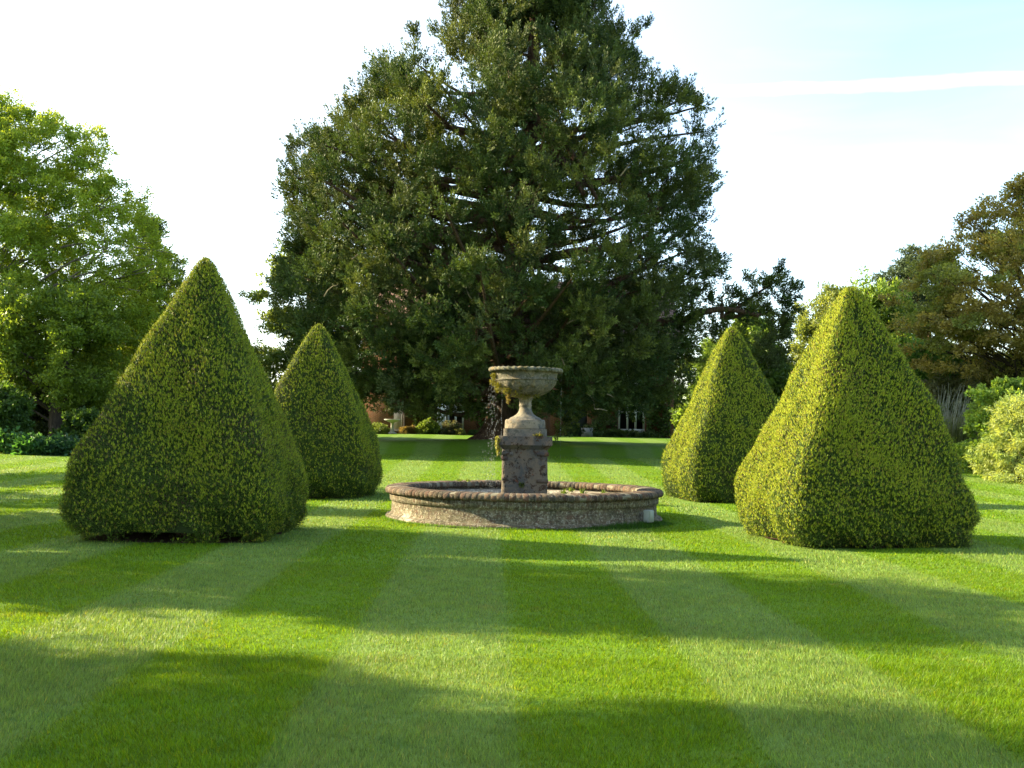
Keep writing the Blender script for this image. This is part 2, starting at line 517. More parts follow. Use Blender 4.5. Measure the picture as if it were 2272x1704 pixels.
    for j in range(9):
        a = rng.uniform(0, 6.28); r = rng.uniform(.0, .45) * w
        mb.tube([(cx + r * math.cos(a) * .5, cy + r * math.sin(a) * .5, z0 - .05), (cx + r * math.cos(a) * .8, cy + r * math.sin(a) * .8, z0 + .4), (cx + r * math.cos(a), cy + r * math.sin(a), z0 + 1.0)], [.05, .04, .03], 7, (.06, .04, .03))
    mb.build('trunk', M['rough'], root, True)
    # bare soil under it
    mb = MB(); N = 48; V = [(cx, cy, z0 + .006)]
    for j in range(N):
        a = 2 * math.pi * j / N
        e = 4; kq = (abs(math.cos(a)) ** e + abs(math.sin(a)) ** e) ** (-1 / e)
        rr = w * .86 * kq * (1 + .03 * math.sin(a * 7) + .02 * math.sin(a * 13))
        V.append((cx + rr * math.cos(a + rot), cy + rr * math.sin(a + rot), z0 + .006))
    F = [(0, 1 + j, 1 + (j + 1) % N, 1 + (j + 1) % N) for j in range(N)]
    F3 = np.array([(0, 1 + j, 1 + (j + 1) % N) for j in range(N)])
    o = link('soil', mesh_np('soil', np.array(V), F3, np.tile(np.array([.06, .035, .022]), (N, 1))), M['soil'])
    tag(o, kind='structure')
    return root

yew(-4.38, 14.95, 1.35, 3.80, 'large dark clipped yew pyramid nearest on the left with a ragged gap at its foot', 2500, .030, 1.05, (.10, 0), hole=(-.15, .07, .5, .08), yellow=.38, t0=.035, ex=(14, 8))
yew(4.92, 15.75, 1.33, 3.66, 'broad yellow-green clipped yew pyramid nearest on the right of the pool', 2500, .030, 1.02, (0.02, 0), yellow=.52, rot=R(7), ex=(16, 9))
yew(-4.38, 24.3, 1.36, 3.80, 'smaller far clipped yew pyramid behind the big left one with a bright tip', 1500, .036, .96, (0, 0), yellow=.34)
yew(5.08, 25.0, 1.32, 3.95, 'slim far clipped yew pyramid half hidden behind the right-hand one', 1500, .036, .96, (0, 0), yellow=.46, rot=R(6), ex=(16, 9))

# ------------------------------------------------------------------ trees
def rowtab(rows, Y):
    """traced outline rows (y, left, right) -> arrays of z, xl, xr at distance Y"""
    z = []; a = []; b = []
    for (y, l, r) in rows:
        p, q = P(l, y, Y), P(r, y, Y)
        z.append((p.z + q.z) / 2); a.append(p.x); b.append(q.x)
    z = np.array(z); o = np.argsort(z)
    return z[o], np.array(a)[o], np.array(b)[o]

def volume_points(rows, Y, N, depth=1.0, inner=.45, rad=.7, thin=None, holes=(), inset=None):
    z, a, b = rowtab(rows, Y)
    out = []
    wmax = (b - a).max()
    while len(out) < N:
        zz = rng.uniform(z[0], z[-1]); l = np.interp(zz, z, a); r = np.interp(zz, z, b)
        if rng.random() > ((r - l) / wmax) ** 1.0 + .08: continue
        h = max((r - l) / 2 - (rad * .55 if inset is None else (inset(zz) if callable(inset) else inset)), .05); th = rng.uniform(0, 2 * math.pi)
        rho = h * rng.random() ** inner
        x = (l + r) / 2 + rho * math.cos(th); y = Y + rho * math.sin(th) * depth
        if thin is not None and rng.random() > thin(x, y, zz): continue
        bad = False
        for (hx, hz, hr) in holes:
            if math.hypot(x - hx, zz - hz) < hr + rad * .55: bad = True; break
        if bad: continue
        out.append((x, y, zz))
    return np.array(out)

def crown_mesh(name, centres, rad, per, L, W, pal, mat, parent, squash=.75, outward=None, up=.0, droop=0.0, rnd=.7, shell=.5, sub=0, subr=.35):
    """leaf clumps: every clump is a cloud of small kite leaves"""
    n = len(centres)
    rr = rad * rng.uniform(.65, 1.3, n)
    if sub:
        d = rand_dirs(n * sub); cc = np.repeat(centres, sub, 0) + d * np.repeat(rr, sub)[:, None] * rng.uniform(.3, 1, (n * sub, 1)) * np.array([1, 1, squash])
        rr = np.repeat(rr, sub) * subr; base = np.repeat(np.arange(n), sub); centres_ = cc
    else:
        centres_ = centres; base = np.arange(n)
    m = len(centres_); tot = m * per
    d = rand_dirs(tot); u = rng.random((tot, 1)) ** shell
    C = np.repeat(centres_, per, 0) + d * u * np.repeat(rr, per)[:, None] * np.array([1, 1, squash])
    o = np.zeros((tot, 3))
    if outward is not None:
        o = unit(C - np.array(outward)) * .5
    D = d * .6 + o + rng.normal(size=(tot, 3)) * rnd + np.array([0, 0, up - droop])
    pal = np.array(pal)
    cb = pal[rng.integers(0, len(pal), n)]
    col = np.repeat(cb[base], per, 0) * rng.uniform(.7, 1.3, (tot, 1))
    V = leaf_kites(C, D, L * rng.uniform(.6, 1.35, tot), W * rng.uniform(.7, 1.3, tot))
    return link(name, mesh_np(name, V, np.arange(len(V)).reshape(-1, 4), col), mat, parent)

def plume_mesh(name, centres, rad, sprays, per, plen, L, W, pal, mat, parent, outward, up=.25):
    """conifer foliage: every clump is a tuft of feathery sprays, needles angled forward along each"""
    n = len(centres); m = n * sprays
    rr = np.repeat(rad * rng.uniform(.6, 1.3, n), sprays)
    base = np.repeat(np.arange(n), sprays)
    cc = np.repeat(centres, sprays, 0)
    d = rand_dirs(m)
    st = cc + d * rr[:, None] * rng.uniform(.05, .75, (m, 1)) * np.array([1, 1, .75])
    o = unit(cc - np.array(outward))
    A = unit(o * .55 + d * .65 + rng.normal(size=(m, 3)) * .35 + np.array([0, 0, up]))
    ln = plen * rng.uniform(.55, 1.25, m)
    tot = m * per
    u = rng.random(tot) ** .8
    Ar = np.repeat(A, per, 0); lr = np.repeat(ln, per)
    rad_ = unit(np.cross(Ar, rng.normal(size=(tot, 3))))
    curve = (u ** 2 * .22 * lr)[:, None] * np.array([0, 0, 1.0])
    C = np.repeat(st, per, 0) + Ar * (u * lr)[:, None] + curve + rad_ * (.075 * (1 - .6 * u))[:, None]
    D = Ar * .75 + rad_ * .6 + np.array([0, 0, .15]) + rng.normal(size=(tot, 3)) * .15
    pal = np.array(pal)
    col = np.repeat(pal[rng.integers(0, len(pal), n)][base] * rng.uniform(.8, 1.25, (m, 1)), per, 0) * (rng.uniform(.75, 1.2, (tot, 1)) * (.8 + .45 * u[:, None]))
    V = leaf_kites(C, D, L * rng.uniform(.6, 1.3, tot), W * rng.uniform(.7, 1.3, tot))
    return link(name, mesh_np(name, V, np.arange(len(V)).reshape(-1, 4), col), mat, parent)

def limb_path(a, b, sag=.0, k=6):
    a = Vector(a); b = Vector(b); pts = []
    off = Vector(rng.normal(size=3)) * (b - a).length * .05
    for i in range(k + 1):
        t = i / k; s = math.sin(math.pi * t)
        pts.append(a.lerp(b, t) + off * s + Vector((0, 0, sag * s)))
    return pts

# ---- the giant conifer
def conifer():
    X0, Y0 = TREE; z0 = gz(X0, Y0)
    root = empty('giant_conifer', (X0, Y0, z0))
    tag(root, 'towering dark green conifer with a flared red-brown trunk in front of the house', 'tree')
    axis = [(X0, z0 - .2), (X0 + .02, z0 + .6), (-.30, 4.0), (-.05, 8.0), (.25, 11), (.62, 14.5), (.78, 20), (.85, 26), (.9, 30)]
    az = np.array([a[1] for a in axis]); ax = np.array([a[0] for a in axis])
    def ax_at(z): return float(np.interp(z, az, ax))
    mb = MB()
    zz = [z0 - .25, z0, z0 + .12, z0 + .3, z0 + .6, z0 + 1.1, z0 + 2, 4.5, 6.5, 9, 12, 16, 20, 24, 28, 30]
    rr = [1.55, 1.30, 1.14, .98, .86, .76, .70, .60, .56, .50, .43, .33, .25, .17, .09, .04]
    n = 40; V = []
    for i, (z, r) in enumerate(zip(zz, rr)):
        fl = max(0, 1 - max(z - z0, 0) / 1.6)
        for j in range(n):
            t = 2 * math.pi * j / n
            k = 1 + (.16 * math.cos(t * 5 + .7) + .09 * math.cos(t * 11 + 1)) * (.25 + .9 * fl) + .02 * math.sin(t * 17)
            if fl > 0: k *= 1 + .12 * fl * max(0, math.cos(t - math.pi))
            V.append((ax_at(z) + r * k * math.cos(t), Y0 + r * k * math.sin(t), z))
    F = [(i * n + j, i * n + (j + 1) % n, (i + 1) * n + (j + 1) % n, (i + 1) * n + j) for i in range(len(zz) - 1) for j in range(n)]
    mb.add(V, F)
    rows = [(-440, 1150, 1172), (-300, 1085, 1245), (-150, 1010, 1300), (-60, 960, 1335), (0, 935, 1362), (60, 905, 1395), (100, 885, 1412), (150, 832, 1408), (200, 750, 1440),
            (250, 705, 1535), (300, 668, 1540), (350, 612, 1556), (400, 600, 1545), (450, 612, 1518), (500, 632, 1512), (540, 600, 1540), (600, 585, 1560),
            (650, 575, 1530), (700, 590, 1500), (750, 605, 1495), (800, 640, 1485), (850, 720, 1470), (885, 800, 1430)]
    hole = []
    for (hx, hy, hr) in ((985, 195, 50), (940, 150, 28), (1010, 275, 18), (1255, 95, 14), (1210, 230, 24), (1445, 350, 34), (1300, 395, 16), (1390, 300, 14), (870, 395, 14), (1270, 470, 15), (1330, 500, 12), (1225, 540, 14), (1160, 500, 12), (1240, 590, 12), (1370, 470, 12), (1420, 520, 12), (1100, 560, 10), (1000, 440, 14), (900, 330, 12), (1080, 350, 12), (1150, 100, 12), (1165, 180, 14), (1140, 330, 14), (800, 480, 10), (1190, 420, 16), (1340, 250, 12), (1300, 60, 10), (1480, 300, 12), (1330, 440, 14), (1220, 500, 12), (1290, 540, 12), (1050, 500, 12), (1110, 470, 16), (960, 470, 20), (1180, 620, 26), (1060, 560, 16), (1440, 470, 16), (1130, 730, 16)):
        p = P(hx, hy, Y0); hole.append((p.x, p.z, hr * .9 * K / 2400 * Y0))
    def thin(x, y, z):
        if y < Y0 and z < 5.4 and abs(x - ax_at(z)) < 1.0: return 0
        if x < -5 and z < 12: return 1
        if y < Y0 - .6 and 6.5 < z < 21 and abs(x - ax_at(z)) < .8: return .6
        v = math.sin(x * .9 + z * .5) * math.sin(z * 1.1 - x * .35 + 1) * math.sin(y * .8 + z * .3)
        right = .06 if x > 1.5 else 0
        return 1.05 + .35 * v - right
    pts = volume_points(rows, Y0, 1850, .92, .46, .5, thin, hole, lambda q: .35 if q < 12 else .35 + .20 * min(q - 12, 4))
    edge = [(640, 385), (655, 355), (665, 420), (690, 330), (715, 300), (745, 268), (780, 235), (820, 210), (855, 185), (645, 455), (665, 495), (650, 545), (700, 370), (720, 340), (690, 440), (630, 590), (680, 520), (640, 410), (770, 290),
            (1500, 230), (1510, 285), (1515, 335), (1505, 385), (1480, 430), (1490, 480), (1505, 540), (1520, 580), (1470, 215), (1470, 350), (1460, 500), (1370, 130), (1375, 170)]
    ex_ = np.array([tuple(P(x, y, Y0 + rng.uniform(-1.6, 1.6))) for (x, y) in edge for _ in range(2)])
    ex_[:, 0] += rng.normal(size=len(ex_)) * .15
    n_vol = len(pts)
    pts = np.concatenate([pts, ex_])
    # the hem that hangs low in front of the house, both sides
    hem = []
    for (x, y, Yd) in ((1205, 840, 47), (1235, 880, 46), (1265, 850, 47), (1300, 885, 46.5), (1330, 850, 46), (1370, 835, 47), (1290, 820, 46), (1250, 770, 45), (1400, 660, 44.5), (1385, 700, 45), (1420, 650, 45), (1370, 760, 45), (1290, 780, 45),
                       (820, 842, 48), (870, 832, 47), (930, 845, 47), (980, 838, 46), (1010, 850, 48), (780, 840, 48), (1440, 640, 47), (1470, 690, 48), (1450, 740, 47), (1480, 760, 49), (1440, 790, 47), (1470, 820, 48), (1410, 800, 46), (1490, 640, 49), (1455, 850, 49), (1420, 850, 48), (1180, 850, 46), (1215, 910, 47), (1250, 915, 47.5), (1150, 760, 44.6), (1130, 720, 44.8), (1180, 800, 45.2), (1020, 790, 45)):
        p = P(x, y, Yd); hem.append(tuple(p))
    bough = [tuple(P(x, y, 48.6)) for (x, y) in ((1520, 640), (1545, 655), (1575, 638), (1600, 650), (1630, 645), (1655, 622), (1672, 612), (1685, 645), (1700, 665), (1690, 700), (1655, 675), (1610, 680), (1560, 690), (1680, 730), (1650, 745), (1590, 720), (1700, 700), (1535, 720), (1620, 760), (1560, 770), (1665, 780), (1688, 770))]
    small = [tuple(P(x, y, 50)) for (x, y) in ((893, 70), (898, 85), (888, 108), (1388, 60), (1378, 82), (1500, 215), (1690, 592), (1683, 602), (1555, 600), (1545, 560))]
    out = (.2, Y0, 9)
    pal = [(.062, .092, .020), (.046, .076, .020), (.080, .108, .024), (.037, .064, .018), (.064, .086, .029), (.10, .124, .028)]
    allc = np.concatenate([pts, np.array(hem)])
    plume_mesh('crown', np.concatenate([np.array(bough), np.array(bough) + rng.normal(size=(len(bough), 3)) * .35]), .5, 13, 44, .48, .13, .045, pal, M['needle'], root, out, .5)
    cr = plume_mesh('crown', allc, .92, 17, 46, .60, .135, .046, pal, M['needle'], root, out, .35)
    plume_mesh('crown', np.array(small), .36, 9, 44, .48, .13, .045, pal, M['needle'], root, out, .5)
    # limbs
    idx = np.concatenate([rng.choice(n_vol, 150, replace=False), np.arange(n_vol, len(pts), 2)])
    for i in idx:
        x, y, z = pts[i]
        d = math.hypot(x - ax_at(z), y - Y0)
        if d < 1.2: continue
        zs = max(2.6, z - d * rng.uniform(.05, .42) + (1.0 if z < 5 else 0))
        r0 = min(.24, .05 + d * .017)
        p = limb_path((ax_at(zs), Y0, zs), (x, y, z), -.07 * d, 7)
        mb.tube(p, [r0 * (1 - .8 * i / 7) for i in range(8)], 6)
    for (a_, b_, r) in (((1160, 245), (1262, 420), .19), ((1175, 280), (1225, 315), .17), ((1225, 315), (1290, 430), .15), ((1150, 470), (1050, 440), .15), ((1140, 270), (1030, 240), .15), ((1105, 640), (1060, 560), .15), ((1480, 690), (1640, 682), .17), ((1170, 560), (1330, 545), .16), ((1100, 820), (840, 868), .17)):
        p, q = P(a_[0], a_[1], 48.9), P(b_[0], b_[1], 48.0)
        mb.tube(limb_path(p, q, .15, 6), [r * (1 - .45 * i / 6) for i in range(7)], 7)
    p = P(1180, 650, 49.8); q = P(1500, 690, 48.8)
    mb.tube(limb_path(p, q, -.2, 6), .2, 7)
    for (x, y) in ((1600, 650), (1690, 600), (1700, 680), (1560, 640)):
        mb.tube(limb_path(P(1560, 690, 48.6), P(x, y, 48.6), .1, 5), [.12, .1, .08, .06, .05, .03], 5)
    # bare pale snags
    for (a_, b_, Yd) in (((1300, 850), (1325, 858), 45.4), ((1268, 850), (1285, 884), 45.6), ((1285, 884), (1312, 888), 45.3), ((1270, 800), (1284, 880), 45.8), ((985, 560), (1000, 540), 44), ((830, 680), (850, 660), 44), ((1085, 640), (1110, 625), 47), ((700, 640), (730, 615), 44), ((900, 680), (925, 650), 44), ((1020, 650), (1002, 610), 45), ((1225, 700), (1250, 690), 45), ((960, 700), (985, 730), 44.5), ((760, 560), (785, 545), 44), ((1330, 590), (1350, 560), 44), ((1340, 380), (1362, 350), 44)):
        p, q = P(*a_, Yd), P(*b_, Yd - .2)
        mb.tube(limb_path(p, q, .05, 3), [.035, .03, .022, .012], 5, (3.2, 4.2, 4.2))
    for i in range(140):
        j = rng.choice(np.flatnonzero(np.abs(pts[:n_vol, 0]) < 7)); c = Vector(pts[j]) + Vector(rng.normal(size=3)) * .3
        o_ = (c - Vector(out)).normalized() * rng.uniform(.3, .6) + Vector((0, 0, rng.uniform(-.1, .3)))
        mb.tube([c, c + o_ * .6, c + o_], [.022, .017, .008], 4, (2, 2.4, 2.4))
    mb.build('trunk', M['bark_red'], root, True)
conifer()

def broadleaf(name, label, rows, Y, base, N, rad, sub, per, L, W, pal, trunk_r=.25, barkm='bark_grey', depth=1.0, inner=.5, fork=.25, limbs=40, group=None, cat='tree', thin=None, holes=(), squash=.7, droop=0, up=0, mat='leaf', limb_r=.018, subr=.34, extra=(), shell=.6, rnd=.8):
    z0 = gz(base[0], base[1])
    root = empty(name, (base[0], base[1], z0))
    tag(root, label, cat, group)
    pts = volume_points(rows, Y, N, depth, inner, rad, thin, holes)
    if len(extra): pts = np.concatenate([pts, np.array(extra)])
    crown_mesh('crown' if cat == 'tree' else 'foliage', pts, rad, per, L, W, pal, M[mat], root, squash, (pts[:, 0].mean(), Y, pts[:, 2].mean()), up, droop, rnd, shell, sub=sub, subr=subr)
    mb = MB()
    zt = pts[:, 2].max(); cx = np.median(pts[:, 0])
    top = Vector((cx * .6 + base[0] * .4, Y, z0 + (zt - z0) * .82))
    mb.tube([(base[0], base[1], z0 - .1), (base[0], base[1], z0 + .15), Vector((base[0], base[1], z0)).lerp(top, .3), Vector((base[0], base[1], z0)).lerp(top, .65), top],
            [trunk_r * 1.5, trunk_r * 1.1, trunk_r * .85, trunk_r * .55, trunk_r * .15], 10)
    for i in rng.choice(len(pts), min(limbs, len(pts)), replace=False):
        q = Vector(pts[i]); s = max(.12, min(.95, (q.z - z0) / (top.z - z0) * rng.uniform(.35, .8)))
        a = Vector((base[0], base[1], z0)).lerp(top, s)
        d = (q - a).length
        p = limb_path(a, q, .06 * d, 6)
        r0 = min(trunk_r * .5, .015 + d * limb_r)
        mb.tube(p, [r0 * (1 - .85 * k / 6) for k in range(7)], 6)
        for _ in range(2):
            w = Vector(rng.normal(size=3)) * rad * .4
            mb.tube([p[4], p[4].lerp(q + w, .5), q + w], [r0 * .4, r0 * .28, r0 * .1], 4)
    mb.build('trunk' if cat == 'tree' else 'stems', M[barkm], root, True)
    return root

# left: tall pale-branched tree
rows = [(212, -60, 15), (235, -170, 110), (262, -230, 200), (290, -270, 232), (315, -310, 262), (345, -340, 235), (375, -370, 262), (400, -400, 300), (440, -430, 325), (480, -450, 352), (520, -470, 385), (560, -480, 415), (620, -480, 415), (680, -470, 400), (740, -470, 380), (800, -460, 345), (850, -450, 310), (880, -430, 270)]
gl = [(.27, .36, .045), (.225, .32, .04), (.31, .39, .05), (.19, .28, .036), (.25, .33, .04)]
def thinL(x, y, z):
    v = math.sin(x * .8 + 1) * math.sin(z * 1.3 + x * .4) * math.sin(y * .7 + z)
    return (1.0 if z < 8.5 else .8) + .5 * v
b = P(-60, 960, 51)
broadleaf('broadleaf_tree', 'tall light green spring tree with pale arching branches at the left edge', rows, 51, (b.x, 51), 1000, .90, 14, 34, .115, .075, gl, .26, 'bark_grey', .5, .45, limbs=110, thin=thinL, squash=.7, rnd=.9, subr=.33, shell=.8, limb_r=.009)
# its neighbour behind, darker evergreen whose edge shows to the right
rows = [(480, 300, 335), (510, 285, 365), (550, 270, 385), (600, 255, 410), (680, 240, 420), (760, 230, 425), (840, 225, 425), (900, 230, 420)]
b = P(325, 950, 57)
broadleaf('evergreen_tree', 'dark evergreen tree showing behind the edge of the light green left tree', rows, 57, (b.x, 57), 140, .8, 9, 34, .2, .08, [(.10, .16, .04), (.12, .18, .045)], .25, 'bark_dark', 1, .45, limbs=30, mat='needle')
# a light green tree between the left pyramids and the conifer
rows = [(528, 640, 760), (560, 585, 780), (590, 548, 790), (630, 520, 800), (680, 512, 800), (740, 520, 800), (800, 540, 800), (860, 560, 790), (900, 600, 770)]
hl = [(lambda p, r: (p.x, p.z, r * K / 2400 * 57))(P(x, y, 57), r) for (x, y, r) in ((560, 690, 22), (545, 715, 16), (600, 655, 12), (640, 650, 10), (620, 745, 8))]
b = P(660, 950, 57)
broadleaf('broadleaf_tree', 'layered mid green tree with sky gaps between the left pyramids and the conifer', rows, 57, (b.x, 57), 230, .85, 13, 28, .16, .09, [(.14, .195, .05), (.115, .175, .045), (.165, .22, .055)], .25, 'bark_dark', 1, .45, limbs=50, holes=hl, squash=.5, droop=.3)
rows = [(820, 430, 560), (850, 400, 640), (890, 390, 700), (930, 390, 720)]
# right: copper-leaved tree
rows = [(385, 2175, 2330), (410, 2165, 2400), (440, 2140, 2450), (455, 2065, 2480), (480, 2040, 2500), (520, 2035, 2540), (560, 1990, 2560), (600, 1940, 2580), (650, 1912, 2590), (700, 1905, 2590), (750, 1930, 2580), (790, 1990, 2570), (825, 2060, 2560)]
def thinC(x, y, z):
    v = math.sin(x * 1.1) * math.sin(z * 1.6 + x * .5) * math.sin(y + z)
    return (.6 if z > 6.8 else 1.0) + .6 * v
b = P(2270, 980, 45)
broadleaf('copper_tree', 'bronze-leaved spreading tree with an airy top at the right edge', rows, 45, (b.x, 45), 520, .72, 12, 25, .13, .075, [(.25, .225, .065), (.23, .20, .065), (.20, .225, .055), (.27, .23, .065), (.18, .22, .055)], .33, 'bark_dark', .8, .5, limbs=110, thin=thinC, squash=.6, subr=.33, shell=.8, limb_r=.010)
# dark pine
rows = [(528, 1960, 2010), (545, 1945, 2045), (575, 1932, 2070), (595, 1890, 2090), (620, 1885, 2100), (660, 1900, 2100), (690, 1930, 2100)]
b = P(2010, 960, 66)
broadleaf('pine_tree', 'dark rounded pine top rising behind the right near pyramid', rows, 66, (b.x, 66), 80, .95, 10, 40, .22, .07, [(.075, .11, .055), (.09, .125, .06), (.065, .095, .05)], .3, 'bark_red', .9, .5, limbs=30, mat='needle', squash=.6, subr=.36)
# pale green willow-like tree
rows = [(632, 1760, 1830), (650, 1735, 1880), (680, 1712, 1900), (720, 1700, 1910), (780, 1690, 1910), (850, 1680, 1900), (930, 1690, 1890)]
b = P(1800, 960, 62)
broadleaf('broadleaf_tree', 'pale olive green tree between the two right pyramids', rows, 62, (b.x, 62), 170, .85, 9, 36, .2, .09, [(.18, .225, .075), (.16, .21, .065), (.20, .245, .08)], .22, 'bark_grey', .9, .5, limbs=50, squash=.8)
# bright feathery tree in front of it
rows = [(640, 1862, 1885), (655, 1850, 1950), (690, 1830, 1965), (740, 1820, 1990), (800, 1815, 2010), (880, 1815, 2020), (940, 1830, 2000)]
b = P(1900, 960, 56)
broadleaf('broadleaf_tree', 'bright green feathery tree behind the tip of the right near pyramid', rows, 56, (b.x, 56), 130, .75, 9, 36, .2, .10, [(.15, .24, .045), (.13, .215, .04), (.18, .265, .05)], .2, 'bark_dark', .9, .5, limbs=40, squash=1.1, up=.5, extra=[tuple(P(x, y, 55)) for (x, y) in ((1878, 625), (1915, 640), (1940, 650), (1962, 660), (1850, 650))])
# green tree right of the far right pyramid
rows = [(690, 1600, 1650), (715, 1550, 1700), (760, 1500, 1725), (830, 1470, 1730), (900, 1450, 1720), (940, 1450, 1710)]
b = P(1640, 960, 58)
broadleaf('broadleaf_tree', 'mid green leafy tree under the outstretched conifer bough', rows, 58, (b.x, 58), 210, .8, 9, 36, .2, .11, [(.13, .21, .05), (.15, .235, .055), (.10, .165, .04)], .2, 'bark_dark', .9, .5, limbs=30)

# shrubs
def shrub(name, label, cx, cy, rx, ry, h, N, rad, sub, per, L, W, pal, cat='shrub', droop=0, up=0, squash=.8, mat='leaf', zb=.0, thinb=0, rnd=.7, subr=.4):
    z0 = gz(cx, cy)
    root = empty(name, (cx, cy, z0)); tag(root, label, cat)
    a = rng.uniform(0, 2 * math.pi, N); u = rng.random(N) ** .4; v = rng.random(N)
    zz = v ** .8
    rr = np.sqrt(np.clip(1 - (zz * .96) ** 2.4, 0, 1)) * u
    pts = np.stack([cx + rr * (rx - rad * .5) * np.cos(a), cy + rr * (ry - rad * .5) * np.sin(a), z0 + zb + zz * (h - zb - rad * .5)], 1)
    crown_mesh('foliage', pts, rad, per, L, W, pal, M[mat], root, squash, (cx, cy, z0 + h * .3), up, droop, rnd, .6, sub=sub, subr=subr)
    if h < 1.0: return root
    mb = MB()
    for i in rng.choice(N, min(N, 12), replace=False):
        mb.tube(limb_path((cx + rng.normal() * rx * .12, cy + rng.normal() * ry * .12, z0 - .02), pts[i], .1, 4), [.03, .026, .02, .015, .008], 5)
    mb.build('stems', M['bark_dark'], root)
    return root

def at(px, py, Y):
    return P(px, py, Y).x
# right-hand border
shrub('shrub', 'straw-coloured feathery mound of a shrub at the right edge of the lawn', at(2245, 1000, 34.5), 34.5, 2.15, 1.9, 2.75, 130, .42, 7, 40, .13, .035, [(.27, .33, .11), (.23, .31, .10), (.29, .35, .13)], droop=.5, squash=.6, rnd=.5)
shrub('shrub', 'leafy bright green shrub arching behind the straw-coloured one', at(2195, 1000, 38.0), 38.0, 2.2, 2.0, 3.5, 130, .42, 7, 34, .13, .10, [(.20, .32, .06), (.17, .28, .05), (.23, .34, .07)], droop=.3)
shrub('shrub', 'dull grey-green rounded bush under the copper tree', at(2150, 900, 46), 46, 4.2, 2.6, 4.3, 200, .6, 8, 34, .14, .08, [(.12, .14, .065), (.135, .145, .075), (.10, .13, .06)])
shrub('shrub', 'deep green bush behind the shoulder of the right near pyramid', at(2010, 900, 49), 49, 2.6, 2.2, 4.9, 130, .6, 8, 34, .14, .10, [(.09, .19, .045), (.10, .21, .05)])
def pampas():
    cx, cy = at(2050, 900, 41.5), 41.5; z0 = gz(cx, cy)
    root = empty('tall_grass', (cx, cy, z0)); tag(root, 'clump of tall bare grey stems beside the right near pyramid', 'tall grass')
    mb = MB()
    for i in range(80):
        a = rng.uniform(0, 6.28); r = rng.random() ** .5 * .55; t = rng.uniform(.25, 1.0)
        h = rng.uniform(1.7, 3.3)
        p0 = (cx + r * math.cos(a) * .6, cy + r * math.sin(a) * .6, z0)
        p1 = (cx + r * math.cos(a) * 1.1 + .05, cy + r * math.sin(a) * 1.2, z0 + h * .55)
        p2 = (cx + r * math.cos(a) * 3.0 * t + .35 + rng.normal() * .15, cy + r * math.sin(a) * 2.1 * t, z0 + h)
        g = rng.uniform(.7, 1.2)
        mb.tube([p0, p1, p2], [.016, .014, .005], 4, (.20 * g, .21 * g, .15 * g))
    mb.build('stalks', M['deadwood'], root)
    mb = MB(); n = 2600
    a = rng.uniform(0, 6.28, n); r = rng.random(n) ** .5
    C = np.stack([cx + r * np.cos(a) * .5, cy + r * np.sin(a) * .5, np.full(n, z0)], 1)
    D = np.stack([np.cos(a) * r * .5, np.sin(a) * r * .5, np.ones(n)], 1) + rng.normal(size=(n, 3)) * .12
    mb.kites(C, D, rng.uniform(.7, 2.3, n), .035, np.tile((.12, .15, .07), (n, 1)) * rng.uniform(.6, 1.2, (n, 1)))
    mb.build('leaves', M['leaf'], root)
pampas()
# left border under the light green tree
dk = [(.06, .12, .025), (.075, .14, .03), (.05, .10, .025)]
shrub('shrub', 'dark rounded evergreen bush at the far left edge under the tree', at(-10, 930, 42.5), 42.5, 1.7, 1.5, 2.6, 90, .42, 8, 30, .15, .09, dk)
shrub('shrub', 'low dark bush in the left border beside the dark trunk', at(190, 950, 43.5), 43.5, 1.3, 1.2, 1.7, 60, .35, 8, 30, .14, .09, [(.05, .10, .025), (.06, .12, .03)])
shrub('shrub', 'shady brown-green bush in the middle of the left border', at(90, 940, 47), 47, 1.5, 1.3, 2.3, 60, .35, 8, 30, .14, .08, [(.07, .075, .03), (.05, .07, .025)])
def border_plants():
    i = 0
    labs = ['broad-leaved low plant in the left border, leftmost in the picture', 'broad-leaved low plant second from the left edge in the border', 'low leafy border plant in front of the dark trunk', 'low blue-green border plant just left of the big pyramid', 'low leafy plant almost hidden by the big left pyramid']
    for (px, h, w) in ((15, 1.0, 1.0), (62, .8, .8), (98, .75, .75), (135, .8, .9), (172, .7, .8)):
        Y = 41.0 + .3 * math.sin(px); cx = at(px, 990, Y); z0 = gz(cx, Y)
        root = empty('border_plant', (cx, Y, z0)); tag(root, labs[i], 'plant', 'leafy plants along the left border')
        n = 420; mb = MB()
        a = rng.uniform(0, 6.28, n); r = rng.random(n) ** .5
        C = np.stack([cx + r * np.cos(a) * w * .8, Y + r * np.sin(a) * w * .6, z0 + rng.random(n) * h * (1 - r * r * .6)], 1)
        D = np.stack([np.cos(a), np.sin(a), rng.normal(size=n) * .4 + .2], 1) + rng.normal(size=(n, 3)) * .4
        c0 = np.array([(.07, .17, .05), (.05, .14, .04), (.05, .12, .05), (.045, .11, .055), (.05, .12, .05)][i])
        mb.kites(C, D, rng.uniform(.14, .3, n), rng.uniform(.1, .2, n), c0 * rng.uniform(.6, 1.4, (n, 1)))
        mb.build('leaves', M['leaf'], root); i += 1
border_plants()
def dark_trunk():
    # a second tree standing in the left border: only its dark trunk shows
    cx = at(119, 950, 46); z0 = gz(cx, 46)
    rows = [(640, -60, 250), (700, -90, 290), (780, -90, 300), (850, -80, 290), (885, -50, 240)]
    broadleaf('broadleaf_tree', 'shaded tree with a thick dark trunk standing in the left border', rows, 46.5, (cx, 46), 150, .80, 12, 26, .14, .09, [(.13, .20, .03), (.16, .23, .032)], .30, 'bark_dark', .8, .5, limbs=40)
dark_trunk()
def low_branch():
    cx = at(-60, 960, 40)
dkw = [(.06, .10, .03), (.075, .12, .035), (.09, .14, .04)]
